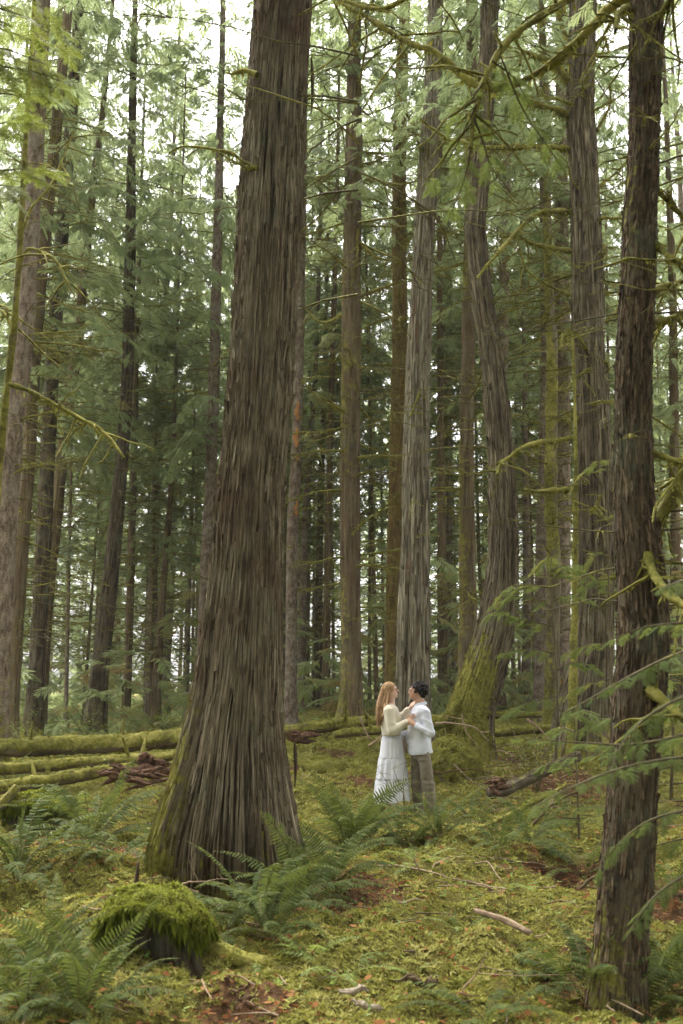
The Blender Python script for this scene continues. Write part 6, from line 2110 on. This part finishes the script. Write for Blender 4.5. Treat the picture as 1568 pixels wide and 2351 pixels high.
V = V + vnormals(V, F) * (.0055 * (1 - 2 * np.abs(vnoise(q_ / .065, V[:, 0] / .22, V[:, 1] / .25, 21))) + .0035 * vnoise((V[:, 2] - .7 * V[:, 0]) / .04, V[:, 0] / .16, V[:, 1] / .12, 25))[:, None]
shirt = add_part('shirt', V, F, M['shirt'], man)
# collar, cuffs, placket with buttons
a = np.linspace(rad(-158), rad(158), 40)
rim = []
for zz, rr_ in ((1.488, .079), (1.512, .077), (1.530, .080), (1.512, .088), (1.490, .094)):
    rim.append(np.stack([-.052 + rr_ * np.cos(a) * 1.02, rr_ * .98 * np.sin(a), zz + .018 * np.cos(a) + (-.022 if rr_ > .085 else 0) * (np.abs(a) > 2.1)], 1))
obj('collar', mesh('collar', np.concatenate(rim), grid_faces(5, 40, False), M['shirt']), shirt)
for c0, c1, nm in (((-.098, -.203, 1.217), (-.132, -.196, 1.236), 'cuff'), ((-.285, .185, 1.10), (-.325, .172, 1.097), 'cuff')):
    P = np.array([np.array(c0) * (1 - t) + np.array(c1) * t for t in np.linspace(0, 1, 5)])
    V_, F_ = tube(P, [.042, .0435, .0435, .0430, .038], 20)
    obj('cuff', mesh('cuff', V_, F_, M['shirt']), shirt)
P = np.array([[-.148, 0, 1.46], [-.188, 0, 1.38], [-.206, 0, 1.28], [-.222, 0, 1.18], [-.236, 0, 1.08], [-.232, 0, .98], [-.220, 0, .89]])
P = smooth_path(P, 30)
obj('placket', mesh('placket', np.concatenate([P + [0, -.017, 0], P + [-.004, -.016, 0], P + [-.004, .016, 0], P + [0, .017, 0]]).reshape(4, 30, 3).transpose(1, 0, 2).reshape(-1, 3), grid_faces(30, 4, False), M['shirt']), shirt)
# trousers
Tr = Field((-.28, -.28, .03), (.25, .26, .99), .0065)
Tr.ell((-.055, 0, .90), (.138, .160, .12), .05)
for y0, hx, kx, ax in ((-.088, -.022, .034, .110), (.085, -.085, -.106, -.080)):
    Tr.cone((hx, y0, .85), (kx, y0, .46), .088, .078, .03).cone((kx, y0, .46), (ax, y0, .085), .077, .062, .03)
Tr.plane((0, 0, .965), (0, 0, 1)).plane((0, 0, .065), (0, 0, -1))
V, F = Tr.surface()
V = relax(V, F, 1)
V = wrinkle(V, F, .009, .075, 31, (.8, .8, 1.0))
lowf = sst(.45, .05, V[:, 2]) + .6 * np.exp(-((V[:, 2] - .47) / .08) ** 2)
V = V + vnormals(V, F) * (.009 * lowf * vnoise(V[:, 0] / .10, V[:, 1] / .10, V[:, 2] / .045, 33))[:, None]
add_part('trousers', V, F, M['trousers'], man)
for y0, ax in ((-.095, .112), (.085, -.078)):
    Bo = Field((ax - .17, y0 - .20, -.012), (ax + .11, y0 + .08, .16), .006)
    Bo.cone((ax + .022, y0, .045), (ax - .045, y0 - .055, .045), .046, .046, .02).cone((ax - .045, y0 - .055, .04), (ax - .095, y0 - .105, .032), .045, .038, .02).cone((ax, y0, .06), (ax, y0, .13), .048, .047, .02)
    Bo.plane((0, 0, -.008), (0, 0, -1))
    V, F = Bo.surface()
    add_part('boot', relax(V, F, 1), F, M['leather'], man)

# ---------------------------------------------------------------- the woman
WY = 13.75
_g = at(900, 1838, WY)
WOM_LOC = np.array([_g[0], WY, float(H0(_g[0], WY)) + .06])
wom = person('auburn-haired woman in cream cardigan and tiered white skirt facing the man', WOM_LOC)
ty = -.30     # her face is tipped up
B = Field((-.22, -.32, -.01), (.36, .28, 1.68), .0068)
B.ell((-.028, 0, 1.547), (.094, .074, .088), .02, ty).ell((.028, 0, 1.482), (.056, .050, .054), .03, ty).cone((.071, -.008, 1.452), (.071, .008, 1.452), .017, .017, .02)
B.ell((.052, 0, 1.565), (.026, .050, .020), .02).cone((.078, 0, 1.549), (.101, 0, 1.529), .0075, .0105, .010).ell((.090, 0, 1.520), (.011, .015, .007), .007)
B.ell((.083, 0, 1.492), (.013, .021, .0065), .007).ell((.079, 0, 1.480), (.013, .019, .0065), .007)
for sy in (-1, 1):
    B.ell((-.022, sy * .075, 1.507), (.016, .008, .028), .006, -.25)
B.cone((.000, 0, 1.47), (.002, 0, 1.35), .044, .052, .03)
B.ell((-.008, 0, 1.17), (.098, .140, .18), .04).ell((0, 0, .98), (.088, .105, .15), .05).ell((-.0, 0, .84), (.095, .115, .13), .04)
for sy in (-1, 1):
    B.ell((.062, sy * .065, 1.165), (.055, .058, .055), .03)
B.cone((-.025, -.12, 1.285), (-.025, .12, 1.285), .045, .045, .05)
B.cone((-.045, -.155, 1.268), (.012, -.205, 1.0), .040, .034, .03).cone((.012, -.205, 1.0), (.205, -.205, 1.128), .033, .022, .02)
B.cone((-.01, .15, 1.268), (.14, .185, 1.16), .040, .034, .03).cone((.14, .185, 1.16), (.262, .13, 1.295), .033, .022, .02)
hand(B, (.205, -.205, 1.128), (.246, -.200, 1.170), (.72, .02, .60), (.1, 1, .1), r=.0075, curl=.8, side=1, scale=.85)
hand(B, (.262, .13, 1.295), (.300, .118, 1.338), (.6, -.2, .7), (-.2, -.5, .6), r=.0075, curl=.4, side=-1, scale=.85)
for sy in (-1, 1):
    B.cone((-.0, sy * .06, .82), (.0, sy * .06, .44), .066, .046, .03).cone((.0, sy * .07, .44), (-.02, sy * .065, .08), .048, .028, .03)
    B.cone((-.02, sy * .065, .045), (.11, sy * .07, .022), .030, .022, .02)
V, F = B.surface()
V = relax(V, F, 1)
col = face_color(V, None, (.62, .40, .30), (.50, .20, .17), (.20, .10, .05), (.094, 0, 1.486), 1.545, (.068, 1.567), cheek=(.05, 0, 1.510))
for sy in (-1, 1):                                           # lowered lids: a line of lashes
    w_ = np.exp(-((((V - np.array([.072, sy * .034, 1.540])) / [.03, .016, .0045]) ** 2).sum(1)) ** 2)
    col = col * (1 - .7 * w_[:, None]) + np.array([.10, .05, .03]) * .7 * w_[:, None]
add_part('body', V, F, M['skin'], wom, {'col': col})
# cardigan
S_ = Field((-.20, -.33, .86), (.30, .28, 1.40), .006)
S_.ell((-.010, 0, 1.17), (.128, .165, .19), .04).ell((.0, 0, 1.0), (.130, .150, .16), .06)
for sy in (-1, 1):
    S_.ell((.066, sy * .066, 1.160), (.064, .066, .07), .04)
S_.cone((-.025, -.125, 1.278), (-.025, .125, 1.278), .062, .062, .05)
S_.cone((-.045, -.16, 1.262), (.008, -.215, 1.005), .067, .066, .03).cone((.008, -.215, 1.005), (.165, -.207, 1.102), .064, .047, .02).cone((.165, -.207, 1.102), (.190, -.205, 1.118), .038, .033, .01)
S_.cone((-.01, .155, 1.262), (.135, .19, 1.155), .064, .058, .03).cone((.135, .19, 1.155), (.235, .142, 1.265), .056, .042, .02)
S_.plane((0, 0, .905), (0, 0, -1))
S_.ell((.028, 0, 1.375), (.075, .062, .075), .001, .5, cut=True).ell((.105, 0, 1.27), (.040, .030, .09), .001, .25, cut=True)
V, F = S_.surface()
V = relax(V, F, 1)
V = wrinkle(V, F, .008, .12, 51, (1, 1, .7))
V = V + vnormals(V, F) * (.004 * np.sin(np.arctan2(V[:, 1], V[:, 0]) * 60) * sst(.955, .945, V[:, 2]) * (np.abs(V[:, 1]) < .19) - .006 * sst(.95, .935, V[:, 2]))[:, None]
card = add_part('cardigan', V, F, M['sweater'], wom)
for k in range(6):
    q = k / 5
    E = Field((.0, -.02, .9), (.17, .02, 1.25), .004)
    c_ = np.array([.133 + .005 * math.sin(3 * q) - .02 * q * q + (-.012 if q < .2 else 0), -.004, 1.20 - .27 * q])
    E.ell(c_, (.006, .008, .008), .001)
    v, f = E.surface()
    add_part('button', v, f, M['sweater'], card)
# skirt in three gathered tiers
nz_, na_ = 110, 220
zt = np.linspace(.935, .075, nz_)
aa = np.linspace(0, 2 * math.pi, na_ + 1)[:-1]
A_, Z_ = np.meshgrid(aa, zt)
hx = np.interp(Z_, [.08, .37, .65, .86, .93], [.236, .210, .172, .140, .118])
hy = np.interp(Z_, [.08, .37, .65, .86, .93], [.235, .212, .182, .158, .135])
tier = np.where(Z_ > .65, (.935 - Z_) / .285, np.where(Z_ > .37, (.65 - Z_) / .28, (.37 - Z_) / .30))
tid = np.where(Z_ > .65, 0, np.where(Z_ > .37, 1, 2))
fold = 0
for k, (fr, am) in enumerate([(9, .045), (14, .032), (23, .016)]):
    fold = fold + am * np.sin(fr * A_ + 5 * vnoise(np.cos(A_) * 1.3, np.sin(A_) * 1.3 + tid * 5, Z_ * .8, 60 + k) + tid * 2.1 + k) * (.25 + .75 * (.93 - Z_) / .85)
gath = .010 * np.sin(46 * A_ + 3 * vnoise(np.cos(A_) * 3, np.sin(A_) * 3, 0, 66)) * np.exp(-tier / .16)
puff = .016 * np.sin(np.clip(tier / .22, 0, 1) * math.pi / 2) * (tid > 0) - .010 * (tid > 0)
k_ = 1 + fold
sway = .02 * np.sin(A_ * 2 + 1) * (.93 - Z_)
V = np.stack([(hx * k_ + gath + puff) * np.cos(A_) + .003 + .0 * Z_, (hy * k_ + gath + puff) * np.sin(A_), Z_ + (.012 * np.sin(5 * A_) + .02 * np.sin(A_ + 2)) * (Z_ < .2) * (.2 - Z_) / .12 + sway * 0], -1).reshape(-1, 3)
obj('skirt', mesh('skirt', V, grid_faces(nz_, na_), M['skirt']), wom)
# long auburn hair: a shaped mass with loose locks over it
Hh = Field((-.27, -.16, 1.0), (.10, .14, 1.66), .006)
Hh.ell((-.036, 0, 1.558), (.100, .083, .090), .01, ty).ell((-.075, 0, 1.49), (.065, .082, .09), .03)
Hh.cone((-.080, 0, 1.46), (-.115, -.02, 1.31), .080, .076, .04).cone((-.115, -.02, 1.31), (-.145, -.045, 1.18), .074, .052, .04).cone((-.145, -.045, 1.18), (-.160, -.05, 1.085), .050, .020, .04)
Hh.cone((-.035, -.075, 1.50), (-.065, -.105, 1.33), .026, .034, .03).cone((-.065, -.105, 1.33), (-.115, -.125, 1.20), .034, .026, .03)
Hh.ell((.075, 0, 1.515), (.075, .070, .085), .001, ty, cut=True)
V, F = Hh.surface()
V = relax(V, F, 1)
ang = np.arctan2(V[:, 1], V[:, 0] + .05)
wv = .018 * np.sin(V[:, 2] * 36 + 2)
st_ = vnoise(ang * 9 + wv * 40, V[:, 2] * 2.2, 0, 71)
V = V + vnormals(V, F) * (.006 * st_ + .006 * np.sin(V[:, 2] * 38 + ang * 2) * sst(1.48, 1.30, V[:, 2]))[:, None]
mb = MB()
mb.add(V, F, tint=np.clip(.42 + .45 * st_ + .25 * sst(1.35, 1.1, V[:, 2]), 0, 1))
rngL = np.random.RandomState(4)
for k in range(230):
    a0 = rngL.uniform(rad(75), rad(285))
    t = np.linspace(0, 1, 16)
    zz = 1.56 - rngL.uniform(0, .06) - t * rngL.uniform(.28, .49)
    cx = np.interp(zz, [1.08, 1.18, 1.31, 1.46, 1.56], [-.160, -.145, -.115, -.075, -.040])
    cyy = np.interp(zz, [1.08, 1.18, 1.31, 1.46, 1.56], [-.055, -.05, -.03, 0, 0])
    rr_ = np.interp(zz, [1.08, 1.18, 1.31, 1.46, 1.56], [.028, .058, .085, .090, .088]) * rngL.uniform(.96, 1.08)
    wv = .011 * np.sin(t * 15 + rngL.uniform(0, 6)) * t
    P = np.stack([cx + rr_ * math.cos(a0) + wv * math.cos(a0), cyy + (rr_ + wv) * math.sin(a0), zz], 1)
    V_, F_ = tube(P, .0032 * np.sin(np.linspace(.35, 3.0, 16)) + .0008, 4)
    mb.add(V_, F_, tint=rngL.uniform(.1, 1))
obj('hair', mb.mesh('hair', M['hair_red']), wom)
# ------------------------------------------------------------------ moist air
_hm = bpy.data.materials.new('moist_air')
_hm.use_nodes = True
_ht = _hm.node_tree
_ht.nodes.remove(_ht.nodes['Principled BSDF'])
_pv = _ht.nodes.new('ShaderNodeVolumePrincipled')
_pv.inputs['Density'].default_value = 0.0005
_pv.inputs['Color'].default_value = (0.93, 0.95, 0.92, 1)
_ht.links.new(_pv.outputs[0], _ht.nodes['Material Output'].inputs['Volume'])
_b = np.array([[x, y, z] for x in (-95, 95) for y in (-30, 160) for z in (-4, 48)], float)
_f = np.array([[0, 1, 3, 2], [4, 6, 7, 5], [0, 4, 5, 1], [2, 3, 7, 6], [0, 2, 6, 4], [1, 5, 7, 3]])
haze = tag(obj('haze', mesh('haze', _b, _f, _hm, smooth=False)), 'thin moist air between the trees', 'haze', kind='stuff')
